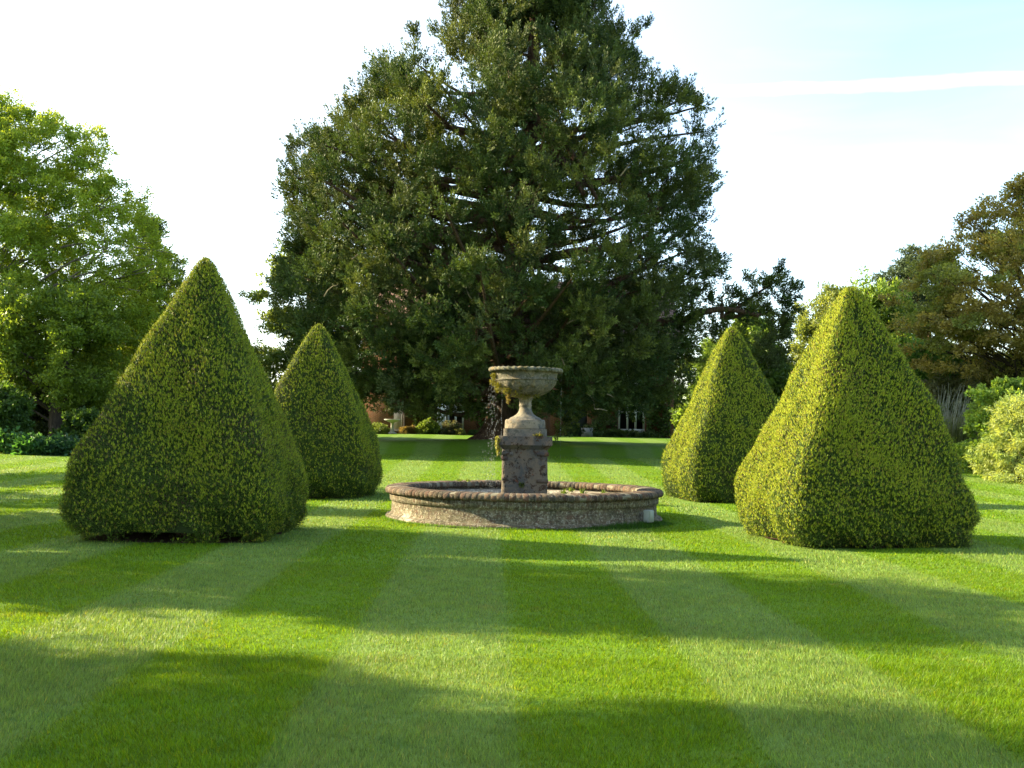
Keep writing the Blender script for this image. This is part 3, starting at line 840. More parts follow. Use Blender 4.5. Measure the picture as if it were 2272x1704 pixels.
# distant woodland closing the view
def woodland():
    C = []
    for i in range(420):
        x = rng.uniform(-110, 110); y = rng.uniform(88, 104)
        h = 4.6 + 1.6 * math.sin(x * .21) + .9 * math.sin(x * .53 + 1)
        if x < -22: h += 3.5
        if x > 30: h += 2
        C.append((x, y, 1.2 + rng.random() ** .8 * h))
    o = crown_mesh('woodland', np.array(C), 2.4, 34, .5, .34, [(.06, .10, .03), (.05, .09, .028), (.08, .12, .035)], M['leaf'], None, .8, None, 0, 0, .9, .6, sub=7, subr=.4)
    tag(o, 'distant band of green woodland behind the garden', 'woodland', kind='stuff')
woodland()
# hedges that close the garden on the left and right far sides
def hedge(name, label, x0, x1, y, h, pal, dep=1.6):
    z0 = gz((x0 + x1) / 2, y)
    root = empty(name, ((x0 + x1) / 2, y, z0)); tag(root, label, 'hedge')
    n = int((x1 - x0) * 6)
    pts = np.stack([rng.uniform(x0, x1, n), y + rng.uniform(-dep / 2, dep / 2, n), z0 + rng.random(n) ** .8 * (h - .3)], 1)
    pts[:, 2] += .25 * np.sin(pts[:, 0] * .9)
    crown_mesh('foliage', pts, .7, 34, .16, .10, pal, M['leaf'], root, .8, None, 0, 0, .8, .6, sub=8, subr=.38)
hedge('hedge', 'tall dark shrub hedge in the shade behind the left border', -30, -9.8, 55, 3.4, dkw)
hedge('hedge', 'loose green hedge far back between the right-hand pyramids', 13.5, 36, 60, 3.6, [(.10, .18, .045), (.12, .20, .05), (.09, .16, .045)])

# trees standing just outside the frame on the sun side; they throw the long lawn shadows
def side_tree(label, cx, cy, h, r, N, z_lo=1.2, pal=gl, name='broadleaf_tree', rad=.75, shape=.55):
    z0 = gz(cx, cy); root = empty(name, (cx, cy, z0)); tag(root, label, 'tree', 'trees along the left side of the lawn')
    pts = []
    for i in range(N):
        v = rng.random(); z = z_lo + v * (h - z_lo - rad * .5)
        rr = r * (math.sin(math.pi * min(1, (v * .86 + .14))) ** shape) * rng.random() ** .45; a = rng.uniform(0, 6.28)
        pts.append((cx + rr * math.cos(a), cy + rr * math.sin(a), z0 + z))
    pts = np.array(pts)
    crown_mesh('crown', pts, rad, 22, .2, .14, pal, M['leaf'], root, .7, None, 0, 0, .9, .6, sub=7, subr=.38)
    mb = MB()
    mb.tube([(cx, cy, z0 - .1), (cx, cy, z0 + h * .4), (cx, cy, z0 + h * .85)], [.28, .2, .05], 9)
    for i in rng.choice(N, min(N, 22), replace=False):
        mb.tube(limb_path((cx, cy, z0 + h * rng.uniform(.15, .6)), pts[i], .2, 4), [.09, .07, .05, .035, .02], 5)
    mb.build('trunk', M['bark_grey'], root)
side_tree('near tree outside the left edge whose shadow covers the foreground grass', -17.0, 6.7, 11.8, 3.9, 520, shape=.3)
side_tree('second tree outside the left edge throwing a long tapering shadow', -14.5, 13.9, 9.0, 2.4, 190, shape=.22)
side_tree('third tree outside the left edge shading the foot of the near left pyramid', -15.5, 17.9, 7.0, 2.3, 140, shape=.3)
side_tree('fourth tree outside the left edge with open dappled foliage', -17.5, 23.2, 7.6, 2.0, 46)
side_tree('fifth tree outside the left edge with open dappled foliage', -20.5, 30.5, 9.0, 2.6, 64)

# ------------------------------------------------------------------ fountain materials
def uv_vec(n):
    return n.nodes.new('ShaderNodeTexCoord').outputs['UV']

def basin_material():
    m, n, out = new_mat('basin_brick')
    uv = uv_vec(n); pos = geo_pos(n)
    br = n.nodes.new('ShaderNodeTexBrick')
    br.inputs['Scale'].default_value = 1.0
    br.inputs['Brick Width'].default_value = .225; br.inputs['Row Height'].default_value = .075
    br.inputs['Mortar Size'].default_value = .006; br.inputs['Mortar Smooth'].default_value = .4
    br.inputs['Color1'].default_value = (0.109, 0.065, 0.041, 1); br.inputs['Color2'].default_value = (0.075, 0.051, 0.034, 1)
    br.inputs['Mortar'].default_value = (0.163, 0.143, 0.102, 1)
    n.links.new(uv, br.inputs['Vector'])
    b2 = n.nodes.new('ShaderNodeTexBrick'); b2.offset = 0
    for k_ in ('Color1', 'Color2', 'Mortar'): b2.inputs[k_].default_value = br.inputs[k_].default_value
    b2.inputs['Scale'].default_value = 1; b2.inputs['Brick Width'].default_value = .085; b2.inputs['Row Height'].default_value = .5
    b2.inputs['Mortar Size'].default_value = .007
    b2.inputs['Mortar'].default_value = (.22, .21, .17, 1)
    n.links.new(uv, b2.inputs['Vector'])
    sz_ = n.nodes.new('ShaderNodeSeparateXYZ'); n.links.new(pos, sz_.inputs[0])
    c = mixc(n, math_(n, 'GREATER_THAN', sz_.outputs[2], .311), br.outputs['Color'], b2.outputs['Color'])
    # weathered render and lichen
    r1 = noise(n, 2.2, 6, .7, pos)
    c = mixc(n, maprange(n, r1, .42, .62, 0, .5), c, (0.099, 0.082, 0.058))
    r2 = noise(n, 9, 7, .75, pos)
    c = mixc(n, maprange(n, r2, .46, .56, 0, .8), c, (0.170, 0.150, 0.095))
    r3 = noise(n, 26, 6, .8, pos)
    c = mixc(n, maprange(n, r3, .53, .575, 0, .9), c, (0.313, 0.292, 0.231))
    r5 = noise(n, 1.4, 5, .7, pos, .4)
    c = mixc(n, maprange(n, r5, .60, .66, 0, .8), c, (0.408, 0.354, 0.286))
    r4 = noise(n, 5, 6, .7, pos, .5)
    c = mixc(n, maprange(n, r4, .48, .62, 0, .6), c, (.05, .052, .028))
    r6 = noise(n, 17, 6, .8, pos)
    c = mixc(n, maprange(n, r6, .38, .48, .9, 0), c, (.035, .03, .024))
    b = principled(n, .9, .15); n.links.new(c, b.inputs['Base Color'])
    h = math_(n, 'ADD', math_(n, 'MULTIPLY', r3, .6), math_(n, 'MULTIPLY', math_(n, 'SUBTRACT', 1.0, br.outputs['Fac']), .8))
    n.links.new(bump(n, h, .8, .02), b.inputs['Normal'])
    n.links.new(b.outputs[0], out.inputs['Surface']); return m
M['basin'] = basin_material()

def speckled(name, spots, rough=.9, bs=.8, bsc=30):
    """tint base with layers of (scale, lo, hi, amount, colour)"""
    m, n, out = new_mat(name)
    pos = geo_pos(n); c = tint(n); h = None
    for (sc, lo, hi, am, col) in spots:
        f = noise(n, sc, 7, .75, pos, .3)
        c = mixc(n, maprange(n, f, lo, hi, 0, am), c, col)
    b = principled(n, rough, .2); n.links.new(c, b.inputs['Base Color'])
    n.links.new(bump(n, noise(n, bsc, 8, .8, pos), bs, .03), b.inputs['Normal'])
    n.links.new(b.outputs[0], out.inputs['Surface']); return m
M['coping'] = speckled('coping_brick', [(7, .48, .6, .6, (.05, .05, .03)), (16, .56, .62, .6, (.26, .23, .16)), (40, .58, .63, .6, (.34, .32, .26))])
M['stone'] = speckled('carved_stone', [(3, .44, .54, .8, (.095, .095, .088)), (5, .54, .62, .6, (.21, .13, .07)), (9, .52, .60, .7, (.055, .055, .04)), (26, .57, .63, .5, (.27, .24, .18))], bs=.6, bsc=24)
M['bowl'] = speckled('mossy_stone', [(4, .40, .52, .8, (.085, .082, .065)), (7, .49, .57, .85, (.045, .05, .018)), (6, .55, .62, .6, (.21, .14, .055)), (18, .56, .62, .6, (.26, .24, .18))], bs=.9, bsc=22)
M['pier'] = speckled('flaking_render', [(2.6, .44, .56, .85, (.06, .064, .066)), (8, .555, .575, .95, (.05, .03, .018)), (6.5, .64, .655, .85, (.13, .05, .028)), (13, .59, .61, .9, (.022, .02, .015)), (40, .60, .66, .4, (.22, .19, .15))], bs=.9, bsc=14)

m, n, out = new_mat('pool_water')
pos = geo_pos(n)
c = mixc(n, maprange(n, noise(n, 6, 6, .75, pos), .5, .62), (.012, .018, .016), (.09, .10, .07))
b = principled(n, .12, .5); n.links.new(c, b.inputs['Base Color'])
n.links.new(bump(n, noise(n, 22, 5, .6, pos), .35, .02), b.inputs['Normal'])
n.links.new(b.outputs[0], out.inputs['Surface']); M['water'] = m
m, n, out = new_mat('falling_drops')
b = principled(n, .05, .9); b.inputs['Base Color'].default_value = (.5, .52, .53, 1)
b.inputs['Transmission Weight'].default_value = .6; b.inputs['IOR'].default_value = 1.33
n.links.new(b.outputs[0], out.inputs['Surface']); M['drops'] = m

# ------------------------------------------------------------------ fountain
def fountain():
    X, Y = FC
    root = empty('fountain', (X, Y, 0))
    tag(root, 'old round brick fountain pool with a mossy stone bowl on a square pier', 'fountain')
    # basin wall: outer plinth, lower band, projecting upper band, inner face
    prof = [(2.395, -.06), (2.395, .045), (2.38, .06), (2.335, .075), (2.30, .095), (2.29, .28), (2.292, .30), (2.325, .312), (2.33, .43), (2.02, .43), (2.02, .05)]
    n = 192; V = []; acc = 0
    for (r, z) in prof:
        for j in range(n):
            t = 2 * math.pi * j / n
            k = 1 + .0012 * math.sin(t * 9) + .001 * math.sin(t * 23)
            V.append((X + r * k * math.cos(t), Y + r * k * math.sin(t), z + .004 * math.sin(t * 5)))
    F = []; UV = []
    for i in range(len(prof) - 1):
        ln = math.hypot(prof[i + 1][0] - prof[i][0], prof[i + 1][1] - prof[i][1])
        z0, z1 = prof[i][1], prof[i + 1][1]
        if abs(z1 - z0) < .01: z1 = z0 + ln
        for j in range(n):
            F.append((i * n + j, i * n + (j + 1) % n, (i + 1) * n + (j + 1) % n, (i + 1) * n + j))
            u0, u1 = j / n * 14.4, (j + 1) / n * 14.4
            UV += [(u0, z0), (u1, z0), (u1, z1), (u0, z1)]
    link('basin_wall', mesh_np('basin_wall', np.array(V), np.array(F), uv=np.array(UV), sm=False), M['basin'], root)
    # bullnose coping bricks
    mb = MB(); NB = 150
    pts = []
    for k in range(9):
        a = math.pi * k / 8
        pts.append((2.365 - (.052 if False else 0) - .0 + .0, 0))
    arc = [(2.345, .425), (2.385, .432), (2.402, .455), (2.405, .485), (2.39, .515), (2.355, .535), (2.20, .545), (2.05, .540), (1.985, .525), (1.965, .49), (1.965, .455), (1.985, .427)]
    for b_ in range(NB):
        a0 = 2 * math.pi * b_ / NB; da = 2 * math.pi / NB
        q = rng.uniform(.5, 1.25)
        c = np.array([(.115, .064, .043), (.09, .055, .04), (.065, .050, .040), (.13, .085, .055)][rng.integers(4)]) * q
        dz = rng.normal() * .003; dr = rng.normal() * .003; sk = .010
        fr = (0.03, .09, .5, .91, .97); sh = (-.005, 0, 0, 0, -.005)
        V = []; cx, cz = 2.18, .485
        for f, s_ in zip(fr, sh):
            for (r, z) in arc:
                dx, dz_ = r - cx, z - cz; l = math.hypot(dx, dz_)
                r2 = r + dr + s_ * dx / l; z2 = z + dz + s_ * dz_ / l
                t = a0 + da * (f + sk * 10 * (r - 2.18))
                V.append((X + r2 * math.cos(t), Y + r2 * math.sin(t), z2))
        m_ = len(arc); F = []
        for i in range(len(fr) - 1):
            for j in range(m_):
                F.append((i * m_ + j, (i + 1) * m_ + j, (i + 1) * m_ + (j + 1) % m_, i * m_ + (j + 1) % m_))
        mb.add(V, F, c)
    ar2 = [(cx_ + (r - cx_) * .982, .485 + (z - .485) * .94) for (r, z) in arc for cx_ in (2.18,)]
    mb.lathe(ar2 + [ar2[0]], 192, (.20, .18, .13), (X, Y))
    mb.build('coping', M['coping'], root)
    # pool floor debris + pier
    mb = MB()
    hw = .395
    def sq(z0, z1, w0, w1, n=6, c=(0.163, 0.129, 0.099), j=.0, parts=10):
        nz = max(1, parts); V = []
        for i in range(nz + 1):
            t = i / nz; w = w0 + (w1 - w0) * t
            ring = []
            for s_ in range(4):
                for k in range(n):
                    u = -1 + 2 * k / n
                    x, y = [(u, -1), (1, u), (-u, 1), (-1, -u)][s_]
                    # soften the arris
                    e = max(abs(x), abs(y)); cr_ = min(abs(x), abs(y))
                    f = 1 - .03 * max(0, cr_ - .85) / .15
                    q = 1 + (rng.normal() * j if 0 < i < nz else 0)
                    ring.append((X + x * w * f * q, Y + y * w * f * q, z0 + (z1 - z0) * t))
            V += ring
        R_ = 4 * n; F = [(i * R_ + k, i * R_ + (k + 1) % R_, (i + 1) * R_ + (k + 1) % R_, (i + 1) * R_ + k) for i in range(nz) for k in range(R_)]
        return V, F, c
    V, F, c = sq(.02, 1.20, hw, hw * .985, 12, (0.156, 0.119, 0.092), .012, 16, ); c = (.14, .112, .082); mb.add(V, F, c)
    # proud quoin bricks on the arrises
    for (sx, sy) in ((-1, -1), (1, -1), (1, 1), (-1, 1)):
        z = .16; i = 0
        while z < 1.12:
            if rng.random() < .28:
                lx, ly = (.11, .20) if i % 2 else (.20, .11)
                g = rng.uniform(.6, 1.25)
                x1 = X + sx * (hw + .008 + rng.uniform(0, .005)); y1 = Y + sy * (hw + .008 + rng.uniform(0, .005))
                x0 = x1 - sx * lx; y0 = y1 - sy * ly
                mb.box(min(x0, x1), max(x0, x1), min(y0, y1), max(y0, y1), z, z + .062, tuple(np.array([(0.150, 0.116, 0.088), (0.136, 0.068, 0.041), (0.116, 0.102, 0.088)][rng.integers(3)]) * g))
            z += .077; i += 1
    mb.build('pier', M['pier'], root)
    # cap: chamfered underside, square tile course
    mb = MB()
    V, F, c = sq(1.19, 1.265, hw * .99, .462, 8, (.11, .095, .06), 0, 1); mb.add(V, F, c)
    V, F, c = sq(1.265, 1.415, .470, .468, 8, (0.163, 0.119, 0.088), .002, 4); mb.add(V, F, c)
    V, F, c = sq(1.415, 1.422, .468, .02, 8, (0.177, 0.150, 0.102), 0, 1); mb.add(V, F, c)
    mb.build('pier_cap', M['pier'], root)
    mb = MB()
    V, F, c = sq(1.418, 1.545, .375, .372, 8, (0.170, 0.143, 0.116), .001, 3); mb.add(V, F, c)
    V, F, c = sq(1.545, 1.550, .372, .02, 8, (0.204, 0.177, 0.136), 0, 1); mb.add(V, F, c)
    mb.build('plinth', M['stone'], root)
    # drum and stem
    mb = MB(); mb.lathe([(.02, 1.546), (.352, 1.546), (.356, 1.56), (.350, 1.68), (.335, 1.705), (.27, 1.715), (.02, 1.718)], 64, (0.231, 0.190, 0.136), (X, Y))
    mb.build('drum', M['stone'], root, True)
    mb = MB(); mb.lathe([(.285, 1.712), (.265, 1.735), (.20, 1.765), (.15, 1.80), (.118, 1.85), (.105, 1.90), (.100, 1.935), (.112, 1.945), (.112, 1.96), (.102, 1.97), (.105, 2.02), (.125, 2.07), (.16, 2.105), (.17, 2.13)], 56, (0.245, 0.211, 0.156), (X, Y))
    mb.build('stem', M['stone'], root, True)
    # bowl with gadrooned belly, string course and rope rim
    mb = MB(); n = 120; V = []
    prof = [(.14, 2.095, 0), (.20, 2.10, .3), (.29, 2.13, .8), (.38, 2.18, 1), (.455, 2.245, 1), (.51, 2.315, .8), (.535, 2.37, .2), (.54, 2.385, 0), (.556, 2.388, 0), (.556, 2.402, 0), (.54, 2.405, 0), (.545, 2.45, 0), (.555, 2.50, 0), (.57, 2.52, 0), (.60, 2.53, 0)]
    inner = [(.60, 2.60, 0), (.545, 2.595, 0), (.52, 2.53, 0), (.42, 2.42, 0), (.2, 2.34, 0), (.02, 2.32, 0)]
    for (r, z, g) in prof:
        for j in range(n):
            t = 2 * math.pi * j / n
            k = 1 + g * .035 * abs(math.sin(t * 9)) + .006 * math.sin(t * 4 + z * 9)
            V.append((X + r * k * math.cos(t), Y + r * k * math.sin(t), z + .008 * math.cos(t)))
    F = [(i * n + j, i * n + (j + 1) % n, (i + 1) * n + (j + 1) % n, (i + 1) * n + j) for i in range(len(prof) - 1) for j in range(n)]
    mb.add(V, F, (0.197, 0.173, 0.126))
    mb.lathe([(r, z) for (r, z, g) in inner], 80, (.12, .12, .08), (X, Y))
    bowl = mb.build('bowl', M['bowl'], root, True)
    mb = MB(); V = []; n = 216; q = 10
    for j in range(n):
        t = 2 * math.pi * j / n
        for k in range(q):
            a = 2 * math.pi * k / q
            rr = .036 * (1 + .20 * math.sin(t * 36 + a * 1.0))
            V.append((X + (.612 + rr * 1.05 * math.cos(a)) * math.cos(t), Y + (.612 + rr * 1.05 * math.cos(a)) * math.sin(t), 2.566 + rr * math.sin(a) - .010 * math.cos(t) * -1 * 0 + .008 * math.cos(t) * -1))
    F = [(j * q + k, j * q + (k + 1) % q, ((j + 1) % n) * q + (k + 1) % q, ((j + 1) % n) * q + k) for j in range(n) for k in range(q)]
    mb.add(V, F, (0.204, 0.197, 0.136))
    link('bowl_rim', mb.mesh('bowl_rim', True), M['bowl'], None).parent = bowl
    # moss
    mb = MB()
    def moss(cx, cy, cz, rx, ry, rz, n, L, c):
        d = rand_dirs(n) * rng.random((n, 1)) ** .4
        C = np.array([cx, cy, cz]) + d * np.array([rx, ry, rz])
        D = rng.normal(size=(n, 3)) * .5 + np.array([0, 0, -.6])
        mb.kites(C, D, L * rng.uniform(.5, 1.5, n), L * .35, np.array(c) * rng.uniform(.5, 1.5, (n, 1)))
    for (a, z, r, w, n_) in ((3.6, 2.30, .50, .10, 500), (3.3, 2.36, .55, .09, 500), (3.9, 2.22, .44, .10, 450), (3.45, 2.47, .57, .07, 300), (4.3, 2.16, .36, .10, 300), (4.7, 2.13, .28, .09, 250), (4.55, 2.27, .46, .05, 120), (5.3, 2.14, .30, .07, 120), (3.1, 2.25, .47, .08, 300)):
        moss(X + r * math.cos(a), Y + r * math.sin(a), z, w, w, w * .8, n_, .03, (.13, .13, .02))
    moss(X - .47, Y - .44, 1.33, .03, .05, .1, 220, .05, (.20, .21, .06))
    moss(X - .46, Y - .40, 1.22, .03, .04, .12, 160, .05, (.18, .19, .05))
    moss(X - .05, Y - .40, .60, .06, .02, .05, 160, .03, (.09, .13, .02))
    moss(X - .30, Y - .30, 2.08, .03, .03, .12, 160, .04, (.20, .16, .05))
    mb.build('moss', M['leaf'], root)
    # weeds on the cap and in the pool
    for (x, y, z, n_, L) in ((.20, -.40, 1.42, 60, .06), (.26, -.42, 1.42, 60, .05), (.75, .9, .36, 60, .10), (1.1, 1.2, .36, 60, .10), (1.45, .7, .36, 70, .10), (.9, 1.5, .38, 60, .08), (-1.2, 1.55, .54, 60, .05), (-1.05, 1.62, .54, 60, .05)):
        mb = MB()
        C = np.array([X + x, Y + y, z]) + rng.normal(size=(n_, 3)) * np.array([.02, .015, .0])
        D = rng.normal(size=(n_, 3)) * .5 + np.array([0, 0, 1])
        mb.kites(C, D, L * rng.uniform(.5, 1.4, n_), .012, np.array((.17, .17, .05) if z > 1 else (.12, .18, .04)) * rng.uniform(.6, 1.3, (n_, 1)))
        if x == .20: mb.tube([(X + .22, Y - .40, 1.42), (X + .235, Y - .40, 1.46), (X + .255, Y - .40, 1.51)], [.008, .008, .004], 5, (.45, .38, .24))
        mb.build('weed', M['leaf'], root)
    # inner ledge ring
    return root
FR = fountain()

def inner_ledge():
    X, Y = FC
    mb = MB()
    mb.lathe([(2.02, .30), (2.018, .395), (1.93, .385), (1.80, .345), (1.70, .28), (1.69, .2)], 128, (.22, .19, .15), (X, Y), R(-70), R(150))
    mb.build('silt_ledge', speckled('lime_crust', [(12, .5, .58, .9, (.55, .50, .40)), (20, .55, .62, .8, (.06, .05, .035)), (7, .55, .66, .6, (.12, .14, .05))], bs=1, bsc=30), FR, True)
    mb = MB(); N = 96
    V = [(X, Y, .335)] + [(X + 2.03 * math.cos(2 * math.pi * j / N), Y + 2.03 * math.sin(2 * math.pi * j / N), .335) for j in range(N)]
    F = np.array([(0, 1 + j, 1 + (j + 1) % N) for j in range(N)])
    o = link('water', mesh_np('water', np.array(V), F, np.ones((N, 3))), M['water'])
    tag(o, kind='structure')
inner_ledge()

def falling_water():
    X, Y = FC
    bx, by = X - .57, Y - .14
    V0 = np.array([(1, 0, 0), (-1, 0, 0), (0, 1, 0), (0, -1, 0), (0, 0, 1), (0, 0, -1)], float)
    F0 = np.array([(0, 2, 4), (2, 1, 4), (1, 3, 4), (3, 0, 4), (2, 0, 5), (1, 2, 5), (3, 1, 5), (0, 3, 5)])
    Vs = []; Fs = []; n = 0
    N = 520
    t = rng.random(N)
    z = 2.50 - t ** .8 * 2.1
    sp = .025 + .06 * np.sqrt(np.clip((2.5 - z) / 2.1, 0, 1))
    x = bx + .0 + rng.normal(size=N) * sp; y = by + rng.normal(size=N) * sp
    for i in range(N):
        s = rng.uniform(.0015, .0048); l = s * rng.uniform(1.2, 4.0)
        Vs.append(V0 * (s, s, l) + (x[i], y[i], z[i])); Fs.append(F0 + n); n += 6
    for (dx, dy, zt, zb, k) in ((.0 + 1.19, .1, 2.5, .4, 110), (.16, -.12, 2.30, 1.0, 80)):
        for i in range(k):
            zz = rng.uniform(zb, zt); s = rng.uniform(.0012, .0025)
            Vs.append(V0 * (s, s, s * rng.uniform(3, 9)) + (bx + dx + rng.normal() * .004, by + dy + rng.normal() * .004, zz)); Fs.append(F0 + n); n += 6
    o = link('falling_water', mesh_np('falling_water', np.concatenate(Vs), np.concatenate(Fs)), M['drops'])
    tag(o, 'glittering stream of drops falling from the left side of the stone bowl', 'falling water', kind='stuff')
falling_water()

def utility_box():
    a = R(-32)
    X, Y = FC[0] + 2.44 * math.cos(R(-38)), FC[1] + 2.44 * math.sin(R(-38))
    X = P(1400, 1107, 17.6).x; Y = FC[1] - math.sqrt(max(0, 2.40 ** 2 - (X - FC[0]) ** 2)) - .06
    rot = math.atan2(Y - FC[1], X - FC[0]) + math.pi / 2
    root = empty('junction_box', (X, Y, .05)); tag(root, 'small pale green-white electrical box fixed to the right of the pool wall', 'junction box')
    mb = MB(); mb.box(X - .075, X + .075, Y - .05, Y + .06, .06, .265, (.24, .27, .235), rot, (X, Y))
    o = mb.build('housing', M['plain'], root)
    bv = o.modifiers.new('b', 'BEVEL'); bv.width = .014; bv.segments = 3
    mb = MB(); mb.box(X - .066, X + .066, Y - .062, Y - .052, .07, .255, (.27, .30, .25), rot, (X, Y))
    o = mb.build('lid', M['plain'], root)
    bv = o.modifiers.new('b', 'BEVEL'); bv.width = .004
    mb = MB(); mb.tube([(X + .03, Y + .02, .07), (X + .03, Y + .02, -.02)], .012, 8, (.12, .12, .12))
    mb.build('conduit', M['plain'], root)
utility_box()

def grass_tuft():
    X, Y = FC; mb = MB(); n = 5200
    a = rng.uniform(R(-75), R(-15), n)
    wgt = np.sin((a - R(-75)) / R(60) * math.pi)
    r = 2.41 + np.abs(rng.normal(size=n)) * .10
    C = np.stack([X + r * np.cos(a), Y + r * np.sin(a), np.zeros(n)], 1)
    D = rng.normal(size=(n, 3)) * .3 + np.array([0, 0, 1])
    L = (.03 + .12 * wgt * rng.random(n)) * np.exp(-(r - 2.41) / .25)
    mb.kites(C, D, L, .008, np.array((.045, .12, .015)) * rng.uniform(.5, 1.4, (n, 1)))
    # thin fringe all the way round
    n = 9000; a = rng.uniform(0, 2 * math.pi, n); r = 2.40 + np.abs(rng.normal(size=n)) * .03
    C = np.stack([X + r * np.cos(a), Y + r * np.sin(a), np.zeros(n)], 1)
    mb.kites(C, rng.normal(size=(n, 3)) * .4 + np.array([0, 0, 1]), rng.uniform(.02, .055, n), .006, np.array((.09, .19, .02)) * rng.uniform(.5, 1.3, (n, 1)))
    o = mb.build('long_grass', M['leaf'])
    tag(o, 'uncut longer grass against the foot of the round pool wall', 'long grass', kind='stuff')
grass_tuft()

# ------------------------------------------------------------------ house
def brick_mat():
    m, n, out = new_mat('house_brick')
    pos = geo_pos(n)
    sp = n.nodes.new('ShaderNodeSeparateXYZ'); n.links.new(pos, sp.inputs[0])
    cb = n.nodes.new('ShaderNodeCombineXYZ')
    n.links.new(math_(n, 'ADD', sp.outputs[0], sp.outputs[1]), cb.inputs[0]); n.links.new(sp.outputs[2], cb.inputs[1])
    br = n.nodes.new('ShaderNodeTexBrick'); br.inputs['Scale'].default_value = 1
    br.inputs['Brick Width'].default_value = .225; br.inputs['Row Height'].default_value = .075; br.inputs['Mortar Size'].default_value = .008
    br.inputs['Color1'].default_value = (.19, .066, .036, 1); br.inputs['Color2'].default_value = (.13, .05, .032, 1); br.inputs['Mortar'].default_value = (.2, .16, .12, 1)
    n.links.new(cb.outputs[0], br.inputs['Vector'])
    c = mixc(n, maprange(n, noise(n, 2, 5, .7, pos), .45, .7, 0, .5), br.outputs['Color'], (.12, .07, .05))
    b = principled(n, .9, .1); n.links.new(c, b.inputs['Base Color'])
    n.links.new(b.outputs[0], out.inputs['Surface']); return m
M['brick'] = brick_mat()
def tile_mat():
    m, n, out = new_mat('roof_tile')
    pos = geo_pos(n)
    mp = n.nodes.new('ShaderNodeMapping'); mp.inputs['Scale'].default_value = (5.5, 7, 9); n.links.new(pos, mp.inputs['Vector'])
    v = n.nodes.new('ShaderNodeTexVoronoi'); v.inputs['Scale'].default_value = 1; n.links.new(mp.outputs[0], v.inputs['Vector'])
    c = mixc(n, maprange(n, v.outputs['Distance'], .1, .8), (.20, .12, .10), (.13, .08, .07))
    c = mixc(n, maprange(n, noise(n, 1.2, 5, .7, pos), .5, .7, 0, .6), c, (.22, .17, .13))
    b = principled(n, .85, .15); n.links.new(c, b.inputs['Base Color'])
    w = n.nodes.new('ShaderNodeTexWave'); w.bands_direction = 'Z'; w.inputs['Scale'].default_value = 2.2; n.links.new(pos, w.inputs['Vector'])
    n.links.new(bump(n, w.outputs['Fac'], .6, .05), b.inputs['Normal'])
    n.links.new(b.outputs[0], out.inputs['Surface']); return m
M['tile'] = tile_mat()
m, n, out = new_mat('window_glass')
b = principled(n, .35, .5); b.inputs['Base Color'].default_value = (.55, .60, .56, 1)
n.links.new(b.outputs[0], out.inputs['Surface']); M['glass'] = m

